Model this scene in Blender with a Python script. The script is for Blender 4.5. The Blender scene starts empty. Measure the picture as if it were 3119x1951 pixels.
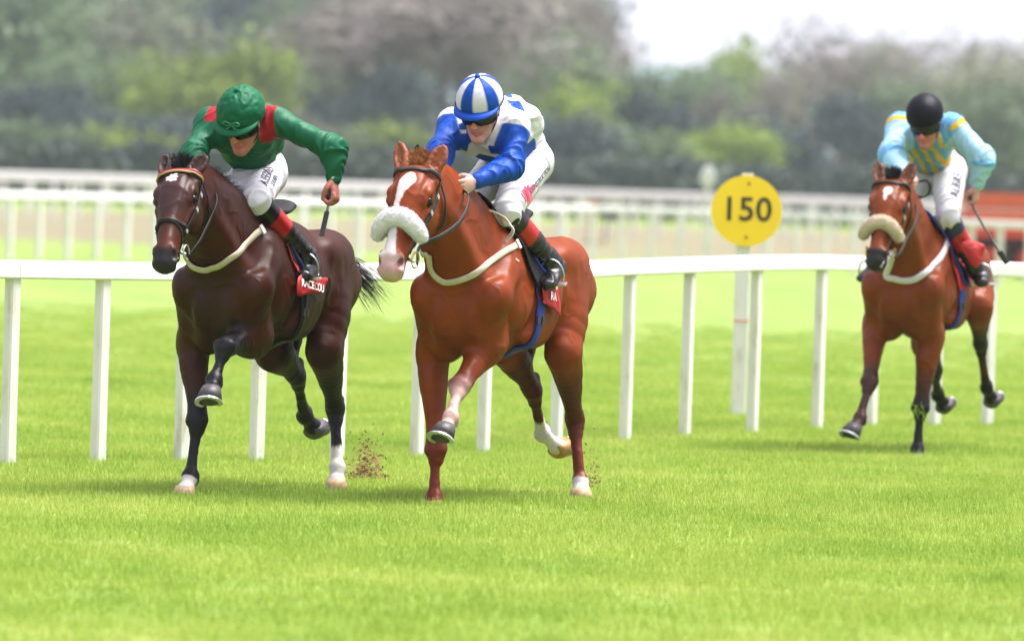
import bpy, math, random
import numpy as np
from mathutils import Vector, Matrix
import time as _tm
_T = [_tm.time()]
def tick(n):
    print('TICK', n, round(_tm.time()-_T[0],1)); _T[0] = _tm.time()
random.seed(7)
rng = np.random.default_rng(7)
sc = bpy.context.scene
COL = sc.collection
V3 = lambda *a: np.array(a, dtype=float)

# ---------------------------------------------------------------- camera
CAM_H = 1.68                       # metres above the turf
FPX = 20647.0                      # focal length in pixels of the 3119 px wide photograph
CX, CY = 1559.5, 975.5
PITCH = math.atan(413 / FPX)
ROLL = math.radians(1.8)
fwd = V3(0, math.cos(PITCH), -math.sin(PITCH))
r0 = V3(1, 0, 0)
u0 = np.cross(r0, fwd)
CR = math.cos(ROLL) * r0 + math.sin(ROLL) * u0
CU = -math.sin(ROLL) * r0 + math.cos(ROLL) * u0
CPOS = V3(0, 0, CAM_H)
cam_data = bpy.data.cameras.new("camera")
cam = bpy.data.objects.new("camera", cam_data)
COL.objects.link(cam)
cam.matrix_world = Matrix(((CR[0], CU[0], -fwd[0], 0), (CR[1], CU[1], -fwd[1], 0),
                           (CR[2], CU[2], -fwd[2], CAM_H), (0, 0, 0, 1)))
cam_data.sensor_width = 36
cam_data.lens = 36 * FPX / 3119
cam_data.clip_start = 0.5
cam_data.clip_end = 6000
cam_data.dof.use_dof = True
cam_data.dof.focus_distance = 35.6
cam_data.dof.aperture_fstop = 3.1
sc.camera = cam

# ---------------------------------------------------------------- world + sun (bright overcast)
SUN_EL, SUN_AZ = math.radians(66), math.radians(80)      # azimuth measured from +Y clockwise
world = bpy.data.worlds.new("World")
sc.world = world
world.use_nodes = True
wn = world.node_tree
wn.nodes.clear()
wo = wn.nodes.new("ShaderNodeOutputWorld")
bg = wn.nodes.new("ShaderNodeBackground")
sky = wn.nodes.new("ShaderNodeTexSky")
sky.sky_type = 'NISHITA'
sky.sun_disc = False
sky.sun_elevation = SUN_EL
sky.sun_rotation = SUN_AZ
sky.air_density = 1.0
sky.dust_density = 3.0
sky.ozone_density = 1.0
# a closed cloud deck: the sky's blue is mostly hidden behind an even white layer
mixc = wn.nodes.new("ShaderNodeMixRGB")
mixc.inputs[0].default_value = 0.86
# CIE overcast sky: the zenith is about three times as bright as the horizon
tcw = wn.nodes.new("ShaderNodeTexCoord"); sep = wn.nodes.new("ShaderNodeSeparateXYZ")
wn.links.new(tcw.outputs['Generated'], sep.inputs[0])
mrw = wn.nodes.new("ShaderNodeMapRange")
mrw.inputs[1].default_value = 0; mrw.inputs[2].default_value = 1; mrw.inputs[3].default_value = 3.9; mrw.inputs[4].default_value = 7.2
wn.links.new(sep.outputs[2], mrw.inputs[0])
cmw = wn.nodes.new("ShaderNodeCombineColor")
for _i, _k in enumerate((1.0, .97, 1.09)):
    _m = wn.nodes.new("ShaderNodeMath"); _m.operation = 'MULTIPLY'; _m.inputs[1].default_value = _k
    wn.links.new(mrw.outputs[0], _m.inputs[0]); wn.links.new(_m.outputs[0], cmw.inputs[_i])
wn.links.new(cmw.outputs[0], mixc.inputs[2])
wn.links.new(sky.outputs[0], mixc.inputs[1])
wn.links.new(mixc.outputs[0], bg.inputs[0])
bg.inputs[1].default_value = 0.10
wn.links.new(bg.outputs[0], wo.inputs[0])

sun_data = bpy.data.lights.new("sun", 'SUN')
sun_data.energy = 3.7
sun_data.angle = math.radians(34)
sun_data.color = (1.0, 0.965, 0.93)
sun = bpy.data.objects.new("sun", sun_data)
COL.objects.link(sun)
sd = V3(math.sin(SUN_AZ) * math.cos(SUN_EL), math.cos(SUN_AZ) * math.cos(SUN_EL), math.sin(SUN_EL))
sun.rotation_euler = Vector(sd).to_track_quat('Z', 'Y').to_euler()

sc.view_settings.view_transform = 'Standard'
sc.view_settings.look = 'None'
sc.view_settings.gamma = 1.0
sc.view_settings.exposure = 1.5
sc.view_settings.use_curve_mapping = False
sc.render.engine = 'CYCLES'
sc.cycles.use_denoising = True
sc.cycles.max_bounces = 6
sc.cycles.diffuse_bounces = 3
sc.cycles.glossy_bounces = 2
sc.cycles.transparent_max_bounces = 8
sc.cycles.transmission_bounces = 3

def ray(px, py):
    return fwd + (px - CX) / FPX * CR - (py - CY) / FPX * CU

def at_depth(px, py, Y):
    d = ray(px, py)
    return CPOS + d * (Y / d[1])

def on_ground(px, py, z=0.0):
    d = ray(px, py)
    return CPOS + d * ((z - CAM_H) / d[2])
# ---------------------------------------------------------------- helpers
def nrm(v):
    v = np.asarray(v, float)
    return v / (np.linalg.norm(v) + 1e-12)

_P = np.random.RandomState(3).permutation(256).astype(np.int64)
_P = np.concatenate([_P, _P, _P])
_G = np.random.RandomState(5).normal(size=(256, 3))
_G /= np.linalg.norm(_G, axis=1)[:, None]
def noise3(p):
    """vectorised gradient noise, about -0.7..0.7"""
    p = np.asarray(p, float)
    i = np.floor(p).astype(np.int64)
    f = p - i
    u = f * f * f * (f * (f * 6 - 15) + 10)
    i &= 255
    out = 0
    for dx in (0, 1):
        wx = u[:, 0] if dx else 1 - u[:, 0]
        for dy in (0, 1):
            wy = u[:, 1] if dy else 1 - u[:, 1]
            for dz in (0, 1):
                wz = u[:, 2] if dz else 1 - u[:, 2]
                h = _P[_P[_P[(i[:, 0] + dx) & 255] + ((i[:, 1] + dy) & 255)] + ((i[:, 2] + dz) & 255)]
                g = _G[h]
                out = out + wx * wy * wz * (g[:, 0] * (f[:, 0] - dx) + g[:, 1] * (f[:, 1] - dy) + g[:, 2] * (f[:, 2] - dz))
    return out
def fbm(p, o=3):
    a, s = 0, 1.0
    for k in range(o):
        a = a + s * noise3(p * 2 ** k + 17.3 * k); s *= .5
    return a
def sstep(a, b, x):
    t = np.clip((x - a) / (b - a), 0, 1)
    return t * t * (3 - 2 * t)

class Chain:
    """smooth tube through nodes with elliptical section: rs along the side axis, rn across it"""
    def __init__(s, pts, rad, S=(0, 1, 0), k=.03, op='u', sub=3, cap=1.0):
        pts = np.array(pts, float)
        rad = np.array([(r, r) if np.isscalar(r) else r for r in rad], float)
        S = np.array(S, float)
        if S.ndim == 1:
            S = np.repeat(S[None], len(pts), 0)
        n = len(pts)
        if n == 1:
            pts = np.vstack([pts, pts + [[0, 0, 1e-4]]]); rad = np.vstack([rad, rad]); S = np.vstack([S, S]); n = 2
        if n > 2 and sub > 1:
            P = np.vstack([2 * pts[0] - pts[1], pts, 2 * pts[-1] - pts[-2]])
            R = np.vstack([rad[0], rad, rad[-1]])
            Q, RR, SS = [], [], []
            for i in range(n - 1):
                for j in range(sub):
                    t = j / sub
                    def cr(A): return .5 * (2 * A[i+1] + (A[i+2] - A[i]) * t + (2*A[i] - 5*A[i+1] + 4*A[i+2] - A[i+3]) * t*t + (3*A[i+1] - A[i] - 3*A[i+2] + A[i+3]) * t**3)
                    Q.append(cr(P)); RR.append(np.maximum(cr(R), .002)); SS.append(S[i] * (1-t) + S[i+1] * t)
            Q.append(pts[-1]); RR.append(rad[-1]); SS.append(S[-1])
            s.pts, s.rad, s.S = np.array(Q), np.array(RR), np.array(SS)
        else:
            s.pts, s.rad, s.S = pts, rad, S
        s.k, s.op, s.cap = k, op, cap
        m = s.rad.max() + k + .02
        s.lo, s.hi = s.pts.min(0) - m, s.pts.max(0) + m
        sm = np.maximum(s.rad[:-1].max(1), s.rad[1:].max(1))[:, None] + k + .02
        s.slo = np.minimum(s.pts[:-1], s.pts[1:]) - sm; s.shi = np.maximum(s.pts[:-1], s.pts[1:]) + sm
        A, B = s.pts[:-1], s.pts[1:]
        d = B - A; Ln = np.linalg.norm(d, axis=1); d = d / np.maximum(Ln, 1e-9)[:, None]
        Sx = s.S[:-1] + s.S[1:]; Sx = Sx - d * (Sx * d).sum(1)[:, None]
        bad = np.linalg.norm(Sx, axis=1) < 1e-3
        Sx[bad] = np.cross(d[bad], V3(.3, .5, .8))
        Sx /= np.linalg.norm(Sx, axis=1)[:, None]
        N = np.cross(d, Sx)
        # frames stacked so that one matrix product gives all local coordinates
        s.W = np.concatenate([d, Sx, N]).T.astype(np.float32)              # 3 x 3m
        s.c0 = np.concatenate([(A*d).sum(1), (A*Sx).sum(1), (A*N).sum(1)]).astype(np.float32)
        s.Ln = Ln.astype(np.float32)
        s.r0 = s.rad[:-1].astype(np.float32); s.dr = (s.rad[1:] - s.rad[:-1]).astype(np.float32)
    def dist(s, p, blo=None, bhi=None):
        m = len(s.Ln)
        if blo is not None and m > 2:
            sel = np.flatnonzero(np.all((s.slo < bhi) & (s.shi > blo), axis=1))
            if len(sel) == 0: return np.full(len(p), .5, np.float32)
            if len(sel) == m: sel = None
        else: sel = None
        if sel is None:
            W, c0, Ln, r0_, dr = s.W, s.c0, s.Ln, s.r0, s.dr
        else:
            i3 = np.concatenate([sel, sel + m, sel + 2*m])
            W, c0, Ln, r0_, dr = s.W[:, i3], s.c0[i3], s.Ln[sel], s.r0[sel], s.dr[sel]; m = len(sel)
        Q = p @ W - c0
        a = Q[:, :m]; t = np.clip(a / Ln, 0, 1); qa = a - t * Ln
        rs = r0_[:,0] + dr[:,0] * t; rn = r0_[:,1] + dr[:,1] * t
        mn = np.minimum(rs, rn)
        ids = np.arange(m) if sel is None else sel
        endc = ((ids == 0) & (a < 0)) | ((ids == len(s.Ln)-1) & (a > Ln))
        re = np.where(endc, mn, rn)
        x, y, z = qa / re, Q[:, m:2*m] / rs, Q[:, 2*m:] / rn
        k0 = np.sqrt(x*x + y*y + z*z)
        x /= re; y /= rs; z /= rn
        k1 = np.sqrt(x*x + y*y + z*z)
        dd = k0 * (k0 - 1) / np.maximum(k1, 1e-5)
        dd = np.where(k0 < .15, -mn * .9, dd)
        return dd.min(1)

class Field:
    def __init__(s): s.c = []
    def add(s, *a, **k):
        c = Chain(*a, **k); s.c.append(c); return c
    def ball(s, p, r, S=(0, 1, 0), axis=(1, 0, 0), k=.03, op='u'):
        """ellipsoid: r = (along axis, along side, along normal)"""
        r = (r, r, r) if np.isscalar(r) else r
        ax = nrm(axis)
        e = Ell(p, r, ax, S, k, op); s.c.append(e); return e
    def eval(s, p, cull=True):
        p = np.asarray(p, np.float32)
        f = np.full(len(p), .5, np.float32)
        L, H = s.bounds()
        if len(p) < 160:
            lo, hi = p.min(0), p.max(0)
            for j in np.flatnonzero(np.all((L < hi) & (H > lo), axis=1)):
                c = s.c[j]; f = comb(f, c.dist(p, blo=lo, bhi=hi), c)
            return f
        key = np.floor(p / .11).astype(np.int64)
        key = (key[:,0] * 4096 + key[:,1]) * 4096 + key[:,2]
        order = np.argsort(key, kind='stable'); ks = key[order]
        cuts = np.flatnonzero(np.diff(ks)) + 1
        st = np.concatenate([[0], cuts, [len(p)]])
        for a, b in zip(st[:-1], st[1:]):
            ii = order[a:b]; q = p[ii]
            lo, hi = q.min(0), q.max(0)
            sel = np.flatnonzero(np.all((L < hi) & (H > lo), axis=1))
            g = np.full(len(q), .5, np.float32)
            for j in sel:
                c = s.c[j]
                g = comb(g, c.dist(q, blo=lo, bhi=hi), c)
            f[ii] = g
        return f
    def bounds(s):
        if getattr(s, '_n', 0) != len(s.c):
            s._L = np.array([c.lo for c in s.c]); s._H = np.array([c.hi for c in s.c]); s._n = len(s.c)
        return s._L, s._H
    def fgrad(s, p, e=.003):
        p = np.asarray(p, np.float32); n = len(p)
        K = np.array([[0,0,0],[1,-1,-1],[-1,-1,1],[-1,1,-1],[1,1,1]], np.float32)
        q = (p[:, None, :] + K[None] * e).reshape(-1, 3)
        F = s.eval(q).reshape(n, 5)
        return F[:, 0], (F[:, 1:] @ K[1:]) / (4 * e)
    def grad(s, p, e=.003):
        return s.fgrad(p, e)[1]
    def project(s, p, off=0., it=4, mx=.03):
        p = np.array(p, np.float32)
        for _ in range(it):
            f, g = s.fgrad(p); f = f - off
            g2 = np.maximum((g * g).sum(1), .05)
            st = g * (f / g2)[:, None]
            ln = np.linalg.norm(st, axis=1); sc_ = np.minimum(1, mx / np.maximum(ln, 1e-9))
            p = p - st * sc_[:, None]
        return p
    def normal(s, p):
        g = s.grad(np.asarray(p, np.float32))
        return g / (np.linalg.norm(g, axis=1)[:, None] + 1e-9)
    def mesh(s, h=.012, subdiv=1, it=0):
        us = [c for c in s.c if c.op == 'u']
        lo = np.min([c.lo for c in us], 0); hi = np.max([c.hi for c in us], 0)
        n = np.ceil((hi - lo) / h).astype(int) + 1
        f = np.full(n, .5, np.float32)
        ax = [lo[i] + h * np.arange(n[i]) for i in range(3)]
        L, H = s.bounds(); B = 12
        for i in range(0, n[0], B):
            for j in range(0, n[1], B):
                for k in range(0, n[2], B):
                    xs, ys, zs = ax[0][i:i+B], ax[1][j:j+B], ax[2][k:k+B]
                    bl = np.array([xs[0], ys[0], zs[0]]); bh = np.array([xs[-1], ys[-1], zs[-1]])
                    sel = np.flatnonzero(np.all((L < bh) & (H > bl), axis=1))
                    if not len(sel): continue
                    X, Y, Z = np.meshgrid(xs, ys, zs, indexing='ij')
                    p = np.stack([X.ravel(), Y.ravel(), Z.ravel()], 1).astype(np.float32)
                    # skip blocks that lie wholly outside
                    g = np.full(len(p), .5, np.float32)
                    for m in sel:
                        c = s.c[m]
                        g = comb(g, c.dist(p, blo=bl, bhi=bh), c)
                    f[i:i+B, j:j+B, k:k+B] = g.reshape(X.shape)
        v, q = surface_nets(f, lo, h)
        v = relax(v, q, 1)
        if it: v = s.project(v, it=it, mx=h * .5)
        for _ in range(subdiv):
            v, q = subdivide(v, q)
            v = s.project(v, it=1, mx=h * .3)
            v = relax(v, q, 2)
        return v, q

class Ell:
    def __init__(s, p, r, ax, S, k, op):
        s.p = np.array(p, float); s.r = np.array(r, float)
        S = np.array(S, float); S = S - ax * S.dot(ax)
        if np.linalg.norm(S) < 1e-3: S = np.cross(ax, V3(.3, .5, .8))
        S = nrm(S); N = np.cross(ax, S)
        s.M = np.stack([ax, S, N], 1).astype(np.float32)
        s.k, s.op = k, op
        m = s.r.max() + k + .03
        s.lo, s.hi = s.p - m, s.p + m
    def dist(s, p, blo=None, bhi=None):
        q = (p - s.p.astype(np.float32)) @ s.M
        a = q / s.r; k0 = np.sqrt((a * a).sum(1)); b = a / s.r; k1 = np.sqrt((b * b).sum(1))
        return np.where(k0 < .1, -s.r.min(), k0 * (k0 - 1) / np.maximum(k1, 1e-5)).astype(np.float32)

def comb(f, d, c):
    k = c.k
    if c.op == 'u':
        h = np.maximum(k - np.abs(f - d), 0) / k
        return np.minimum(f, d) - h * h * k * .25
    d = -d
    h = np.maximum(k - np.abs(f - d), 0) / k
    return np.maximum(f, d) + h * h * k * .25

def surface_nets(f, lo, h):
    sg = f < 0
    nx, ny, nz = f.shape
    c = np.zeros((nx-1, ny-1, nz-1), np.int8)
    for a in (0,1):
        for b in (0,1):
            for d in (0,1):
                c += sg[a:nx-1+a, b:ny-1+b, d:nz-1+d]
    act = (c > 0) & (c < 8)
    idx = np.full(act.shape, -1, np.int64)
    I = np.argwhere(act); idx[act] = np.arange(len(I))
    acc = np.zeros((len(I), 3)); cnt = np.zeros(len(I))
    corners = [(a,b,d) for a in (0,1) for b in (0,1) for d in (0,1)]
    F = {cc: f[I[:,0]+cc[0], I[:,1]+cc[1], I[:,2]+cc[2]] for cc in corners}
    for a in corners:
        for axx in range(3):
            if a[axx]: continue
            b = list(a); b[axx] = 1; b = tuple(b)
            fa, fb = F[a], F[b]
            m = (fa < 0) != (fb < 0)
            t = np.where(m, fa / np.where(m, fa - fb, 1), 0)
            for k in range(3):
                acc[:, k] += np.where(m, a[k] + (t if k == axx else 0), 0)
            cnt += m
    v = lo + h * (I + acc / cnt[:, None])
    Q = []
    for axx in range(3):
        s0 = [slice(None)]*3; s1 = [slice(None)]*3
        s0[axx] = slice(0, -1); s1[axx] = slice(1, None)
        a, b = sg[tuple(s0)], sg[tuple(s1)]
        E = np.argwhere(a != b)
        inside = a[E[:,0], E[:,1], E[:,2]]
        u, w = (axx+1) % 3, (axx+2) % 3
        ok = (E[:,u] > 0) & (E[:,w] > 0) & (E[:,u] < f.shape[u]-1) & (E[:,w] < f.shape[w]-1)
        E, inside = E[ok], inside[ok]
        qs = []
        for du, dw in ((-1,-1),(0,-1),(0,0),(-1,0)):
            C = E.copy(); C[:,u] += du; C[:,w] += dw
            qs.append(idx[C[:,0], C[:,1], C[:,2]])
        q = np.stack(qs, 1)
        q = np.where(inside[:,None], q, q[:, ::-1])
        Q.append(q)
    return v, np.concatenate(Q)

def relax(v, q, n=1):
    a = np.concatenate([q[:, i] for i in range(4)]); b = np.concatenate([q[:, (i+1) % 4] for i in range(4)])
    cnt = np.bincount(a, minlength=len(v)).astype(float)
    for _ in range(n):
        m = np.stack([np.bincount(a, v[b, k], minlength=len(v)) for k in range(3)], 1) / np.maximum(cnt, 1)[:, None]
        v = v * .45 + m * .55
    return v

def subdivide(v, q):
    e = np.concatenate([q[:, [i, (i+1) % 4]] for i in range(4)])
    es = np.sort(e, 1)
    key = es[:,0].astype(np.int64) * len(v) + es[:,1]
    uq, inv = np.unique(key, return_inverse=True)
    mid = (v[uq // len(v)] + v[uq % len(v)]) * .5
    nq = len(q); n0 = len(v); n1 = n0 + len(mid)
    E = inv.reshape(4, nq) + n0
    cen = v[q].mean(1); C = np.arange(nq) + n1
    nv = np.concatenate([v, mid, cen])
    out = np.concatenate([np.stack([q[:, i], E[i], C, E[(i+3) % 4]], 1) for i in range(4)])
    return nv, out

def cata(o, label=None, cat=None, group=None, kind=None):
    if label: o['label'] = label
    if cat: o['category'] = cat
    if group: o['group'] = group
    if kind: o['kind'] = kind
    return o

def mesh_obj(name, v, f, mat, parent=None, smooth=True, col=None, M=None, link=True):
    """v (n,3) array, f array or list of faces, mat one material or a list"""
    me = bpy.data.meshes.new(name)
    v = np.asarray(v, float)
    if isinstance(f, np.ndarray):
        me.vertices.add(len(v)); me.vertices.foreach_set("co", v.ravel())
        n = f.shape[1]
        me.loops.add(f.size); me.loops.foreach_set("vertex_index", f.ravel().astype(np.int32))
        me.polygons.add(len(f)); me.polygons.foreach_set("loop_start", np.arange(0, f.size, n, dtype=np.int32))
        me.update(calc_edges=True)
    else:
        me.from_pydata([tuple(x) for x in v], [], [tuple(int(i) for i in x) for x in f])
        me.update()
    if smooth:
        me.polygons.foreach_set("use_smooth", np.ones(len(me.polygons), bool))
    for m in (mat if isinstance(mat, (list, tuple)) else [mat]):
        me.materials.append(m)
    if col is not None:
        at = me.color_attributes.new("Col", 'FLOAT_COLOR', 'POINT')
        c4 = np.ones((len(v), 4), np.float32); c4[:, :col.shape[1]] = col
        at.data.foreach_set("color", c4.ravel())
    o = bpy.data.objects.new(name, me)
    COL.objects.link(o)
    if smooth:
        o.shadow_terminator_geometry_offset = .6
        o.shadow_terminator_shading_offset = .2
    if parent: o.parent = parent
    if M is not None: o.matrix_world = M
    return o

def empty(name, M=None, loc=None):
    o = bpy.data.objects.new(name, None); COL.objects.link(o)
    o.empty_display_size = .2
    if M is not None: o.matrix_world = M
    if loc is not None: o.location = tuple(loc)
    return o

class MB:
    """collects simple solids into one mesh"""
    def __init__(s): s.v, s.f, s.n = [], [], 0
    def add(s, v, f):
        s.v.append(np.asarray(v, float)); s.f += [tuple(int(i) + s.n for i in x) for x in f]; s.n += len(v); return s
    def box(s, c, size, X=(1,0,0), Y=(0,1,0), Z=(0,0,1), bev=0.0):
        c = np.array(c, float); X, Y, Z = nrm(X), nrm(Y), nrm(Z)
        a, b, d = [x / 2 for x in size]
        if bev <= 0:
            v = [c + X*i*a + Y*j*b + Z*k*d for i in (-1,1) for j in (-1,1) for k in (-1,1)]
            f = [(0,1,3,2),(4,6,7,5),(0,4,5,1),(2,3,7,6),(0,2,6,4),(1,5,7,3)]
            return s.add(v, f)
        # octagonal bar along Z with chamfered vertical edges
        o = [(-a+bev,-b),(a-bev,-b),(a,-b+bev),(a,b-bev),(a-bev,b),(-a+bev,b),(-a,b-bev),(-a,-b+bev)]
        v = [c + X*x + Y*y + Z*k for k in (-d, d) for x, y in o]
        f = [tuple(range(7,-1,-1)), tuple(range(8,16))] + [(i,(i+1)%8,(i+1)%8+8,i+8) for i in range(8)]
        return s.add(v, f)
    def tube(s, pts, r, n=8, closed=False, cap=True):
        pts = np.array(pts, float); m = len(pts)
        r = np.full(m, r) if np.isscalar(r) else np.array(r, float)
        T = np.gradient(pts, axis=0) if not closed else np.roll(pts,-1,0) - np.roll(pts,1,0)
        T /= np.linalg.norm(T, axis=1)[:,None] + 1e-12
        ref = np.cross(T[0], V3(.31,.27,.9)); ref = nrm(ref); vs = []
        for i in range(m):
            ref = nrm(ref - T[i] * ref.dot(T[i])); b = np.cross(T[i], ref)
            for j in range(n):
                a = 2*math.pi*j/n
                vs.append(pts[i] + r[i] * (math.cos(a)*ref + math.sin(a)*b))
        f = []
        for i in range(m if closed else m - 1):
            for j in range(n):
                i2 = (i+1) % m
                f.append((i*n+j, i*n+(j+1)%n, i2*n+(j+1)%n, i2*n+j))
        if cap and not closed:
            f += [tuple(range(n-1,-1,-1)), tuple(range((m-1)*n, m*n))]
        return s.add(vs, f)
    def build(s, name, mat, parent=None, smooth=False, M=None, tx=None):
        return mesh_obj(name, np.concatenate(s.v), s.f, mat, parent, smooth, M=M)

def smooth_path(pts, n=8, closed=False):
    P = np.array(pts, float); m = len(P); out = []
    rngi = range(m) if closed else range(m - 1)
    for i in rngi:
        if closed: a,b,c,d = P[(i-1)%m],P[i],P[(i+1)%m],P[(i+2)%m]
        else:
            b,c = P[i],P[i+1]; a = P[i-1] if i else 2*b-c; d = P[i+2] if i+2 < m else 2*c-b
        for j in range(n):
            t = j/n
            out.append(.5*(2*b+(c-a)*t+(2*a-5*b+4*c-d)*t*t+(3*b-a-3*c+d)*t**3))
    if not closed: out.append(P[-1])
    return np.array(out)

def ribbon(name, field, pts, w, th, mat, parent, off=.001, n=8, closed=False, M=None, proj=True, widths=None, nor=None):
    """a strap lying on the surface of `field`"""
    P = smooth_path(pts, n, closed)
    if proj: P = field.project(P, off, it=8, mx=.04).astype(float)
    # even out after projection
    if proj and len(P) > 4:
        for _ in range(2):
            Q = P.copy(); Q[1:-1] = (P[:-2] + 2*P[1:-1] + P[2:]) / 4
            if closed: Q[0] = (P[-1] + 2*P[0] + P[1]) / 4; Q[-1] = (P[-2] + 2*P[-1] + P[0]) / 4
            P = Q
        P = field.project(P, off, it=3, mx=.02).astype(float)
    T = (np.roll(P,-1,0) - np.roll(P,1,0)) if closed else np.gradient(P, axis=0)
    T /= np.linalg.norm(T, axis=1)[:,None] + 1e-12
    N = field.normal(P) if nor is None else np.repeat(np.array(nor, float)[None], len(P), 0)
    B = np.cross(T, N); B /= np.linalg.norm(B, axis=1)[:,None] + 1e-12
    ww = np.full(len(P), w) if widths is None else np.interp(np.linspace(0,1,len(P)), np.linspace(0,1,len(widths)), widths)
    cols = []
    for k, lift in ((-.5,.0),(-.42,1),(0,1.0),(.42,1),(.5,.0)):
        q = P + B * (ww * k)[:,None]
        if proj: q = field.project(q, off + th * lift, it=4, mx=.02)
        else: q = q + N * th * lift
        cols.append(q)
    for k in (.42, -.42):
        q = P + B * (ww * k)[:,None]
        q = field.project(q, off - .002, it=4, mx=.02) if proj else q - N * .001
        cols.append(q)
    m, c = len(P), len(cols)
    v = np.stack(cols, 1).reshape(-1, 3)
    f = []
    for i in range(m if closed else m-1):
        i2 = (i+1) % m
        for j in range(c):
            f.append((i*c+j, i2*c+j, i2*c+(j+1)%c, i*c+(j+1)%c))
    if not closed:
        f += [tuple(range(c)), tuple(range((m-1)*c+c-1, (m-1)*c-1, -1))]
    o = mesh_obj(name, v, f, mat, parent, True, M=M)
    return o, P

# ---------------------------------------------------------------- materials
def mat_new(name):
    m = bpy.data.materials.new(name); m.use_nodes = True
    nt = m.node_tree; b = nt.nodes["Principled BSDF"]
    return m, nt, b
def N_(nt, t, **kw):
    n = nt.nodes.new(t)
    for k, v in kw.items(): setattr(n, k, v)
    return n
def ramp(nt, stops, src=None):
    r = nt.nodes.new("ShaderNodeValToRGB")
    el = r.color_ramp.elements
    while len(el) > 1: el.remove(el[-1])
    el[0].position = stops[0][0]; el[0].color = (*stops[0][1], 1)
    for p, c in stops[1:]:
        e = el.new(p); e.color = (*c, 1)
    if src is not None: nt.links.new(src, r.inputs[0])
    return r
def noise_tex(nt, scale, detail=3, rough=.5, coord='Object', vec=None, stretch=None):
    tc = nt.nodes.new("ShaderNodeTexCoord")
    n = nt.nodes.new("ShaderNodeTexNoise")
    n.inputs['Scale'].default_value = scale; n.inputs['Detail'].default_value = detail; n.inputs['Roughness'].default_value = rough
    src = tc.outputs[coord]
    if stretch:
        mp = nt.nodes.new("ShaderNodeMapping"); mp.inputs['Scale'].default_value = stretch
        nt.links.new(src, mp.inputs[0]); src = mp.outputs[0]
    nt.links.new(src, n.inputs['Vector'])
    return n
def simple_mat(name, col, rough=.5, metal=0., bump=0., bscale=80, var=.08, vscale=12, coat=0., sheen=0., spec=.5):
    m, nt, b = mat_new(name)
    n = noise_tex(nt, vscale, 4)
    c = np.array(col)
    r = ramp(nt, [(.3, tuple(np.clip(c * (1 - var), 0, 1))), (.7, tuple(np.clip(c * (1 + var), 0, 1)))], n.outputs[0])
    nt.links.new(r.outputs[0], b.inputs['Base Color'])
    b.inputs['Roughness'].default_value = rough; b.inputs['Metallic'].default_value = metal
    b.inputs['Coat Weight'].default_value = coat; b.inputs['Sheen Weight'].default_value = sheen
    b.inputs['Specular IOR Level'].default_value = spec
    if bump > 0:
        n2 = noise_tex(nt, bscale, 3)
        bp = nt.nodes.new("ShaderNodeBump"); bp.inputs['Strength'].default_value = bump; bp.inputs['Distance'].default_value = .004
        nt.links.new(n2.outputs[0], bp.inputs['Height']); nt.links.new(bp.outputs[0], b.inputs['Normal'])
    return m
def attr_mat(name, rough=.5, bump=.2, bscale=60, stretch=None, coat=0., sheen=0., sss=0., spec=.5, dist=.003, mottle=.0, mscale=25):
    """base colour from the vertex colours (coat markings, dyed panels)"""
    m, nt, b = mat_new(name)
    a = nt.nodes.new("ShaderNodeAttribute"); a.attribute_name = "Col"
    out = a.outputs['Color']
    if mottle > 0:
        n = noise_tex(nt, mscale, 5, .6)
        mr = nt.nodes.new("ShaderNodeMapRange"); mr.inputs[1].default_value = .3; mr.inputs[2].default_value = .7
        mr.inputs[3].default_value = 1 - mottle; mr.inputs[4].default_value = 1 + mottle
        nt.links.new(n.outputs[0], mr.inputs[0])
        vm = nt.nodes.new("ShaderNodeVectorMath"); vm.operation = 'SCALE'
        nt.links.new(out, vm.inputs[0]); nt.links.new(mr.outputs[0], vm.inputs['Scale']); out = vm.outputs[0]
    nt.links.new(out, b.inputs['Base Color'])
    b.inputs['Roughness'].default_value = rough
    b.inputs['Coat Weight'].default_value = coat; b.inputs['Coat Roughness'].default_value = .3
    b.inputs['Sheen Weight'].default_value = sheen; b.inputs['Specular IOR Level'].default_value = spec
    if sss > 0:
        b.inputs['Subsurface Weight'].default_value = sss; b.inputs['Subsurface Radius'].default_value = (.02, .008, .004)
        b.inputs['Subsurface Scale'].default_value = .5
    if bump > 0:
        n2 = noise_tex(nt, bscale, 4, stretch=stretch)
        bp = nt.nodes.new("ShaderNodeBump"); bp.inputs['Strength'].default_value = bump; bp.inputs['Distance'].default_value = dist
        nt.links.new(n2.outputs[0], bp.inputs['Height']); nt.links.new(bp.outputs[0], b.inputs['Normal'])
    return m

def uv_sphere(c, r, n=16, m=10, ax=None):
    v = []; f = []
    r = np.array([r]*3 if np.isscalar(r) else r, float)
    R = np.eye(3) if ax is None else np.array(ax)
    for i in range(1, m):
        for j in range(n):
            a, b = math.pi*i/m, 2*math.pi*j/n
            v.append(np.array(c) + R @ (r * V3(math.sin(a)*math.cos(b), math.sin(a)*math.sin(b), math.cos(a))))
    v.append(np.array(c) + R @ (r*V3(0,0,1))); v.append(np.array(c) - R @ (r*V3(0,0,1)))
    for i in range(m-2):
        for j in range(n):
            f.append((i*n+j, (i+1)*n+j, (i+1)*n+(j+1)%n, i*n+(j+1)%n))
    T, Bm = len(v)-2, len(v)-1
    for j in range(n):
        f.append((T, j, (j+1)%n)); f.append((Bm, (m-2)*n+(j+1)%n, (m-2)*n+j))
    return np.array(v), f

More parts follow.
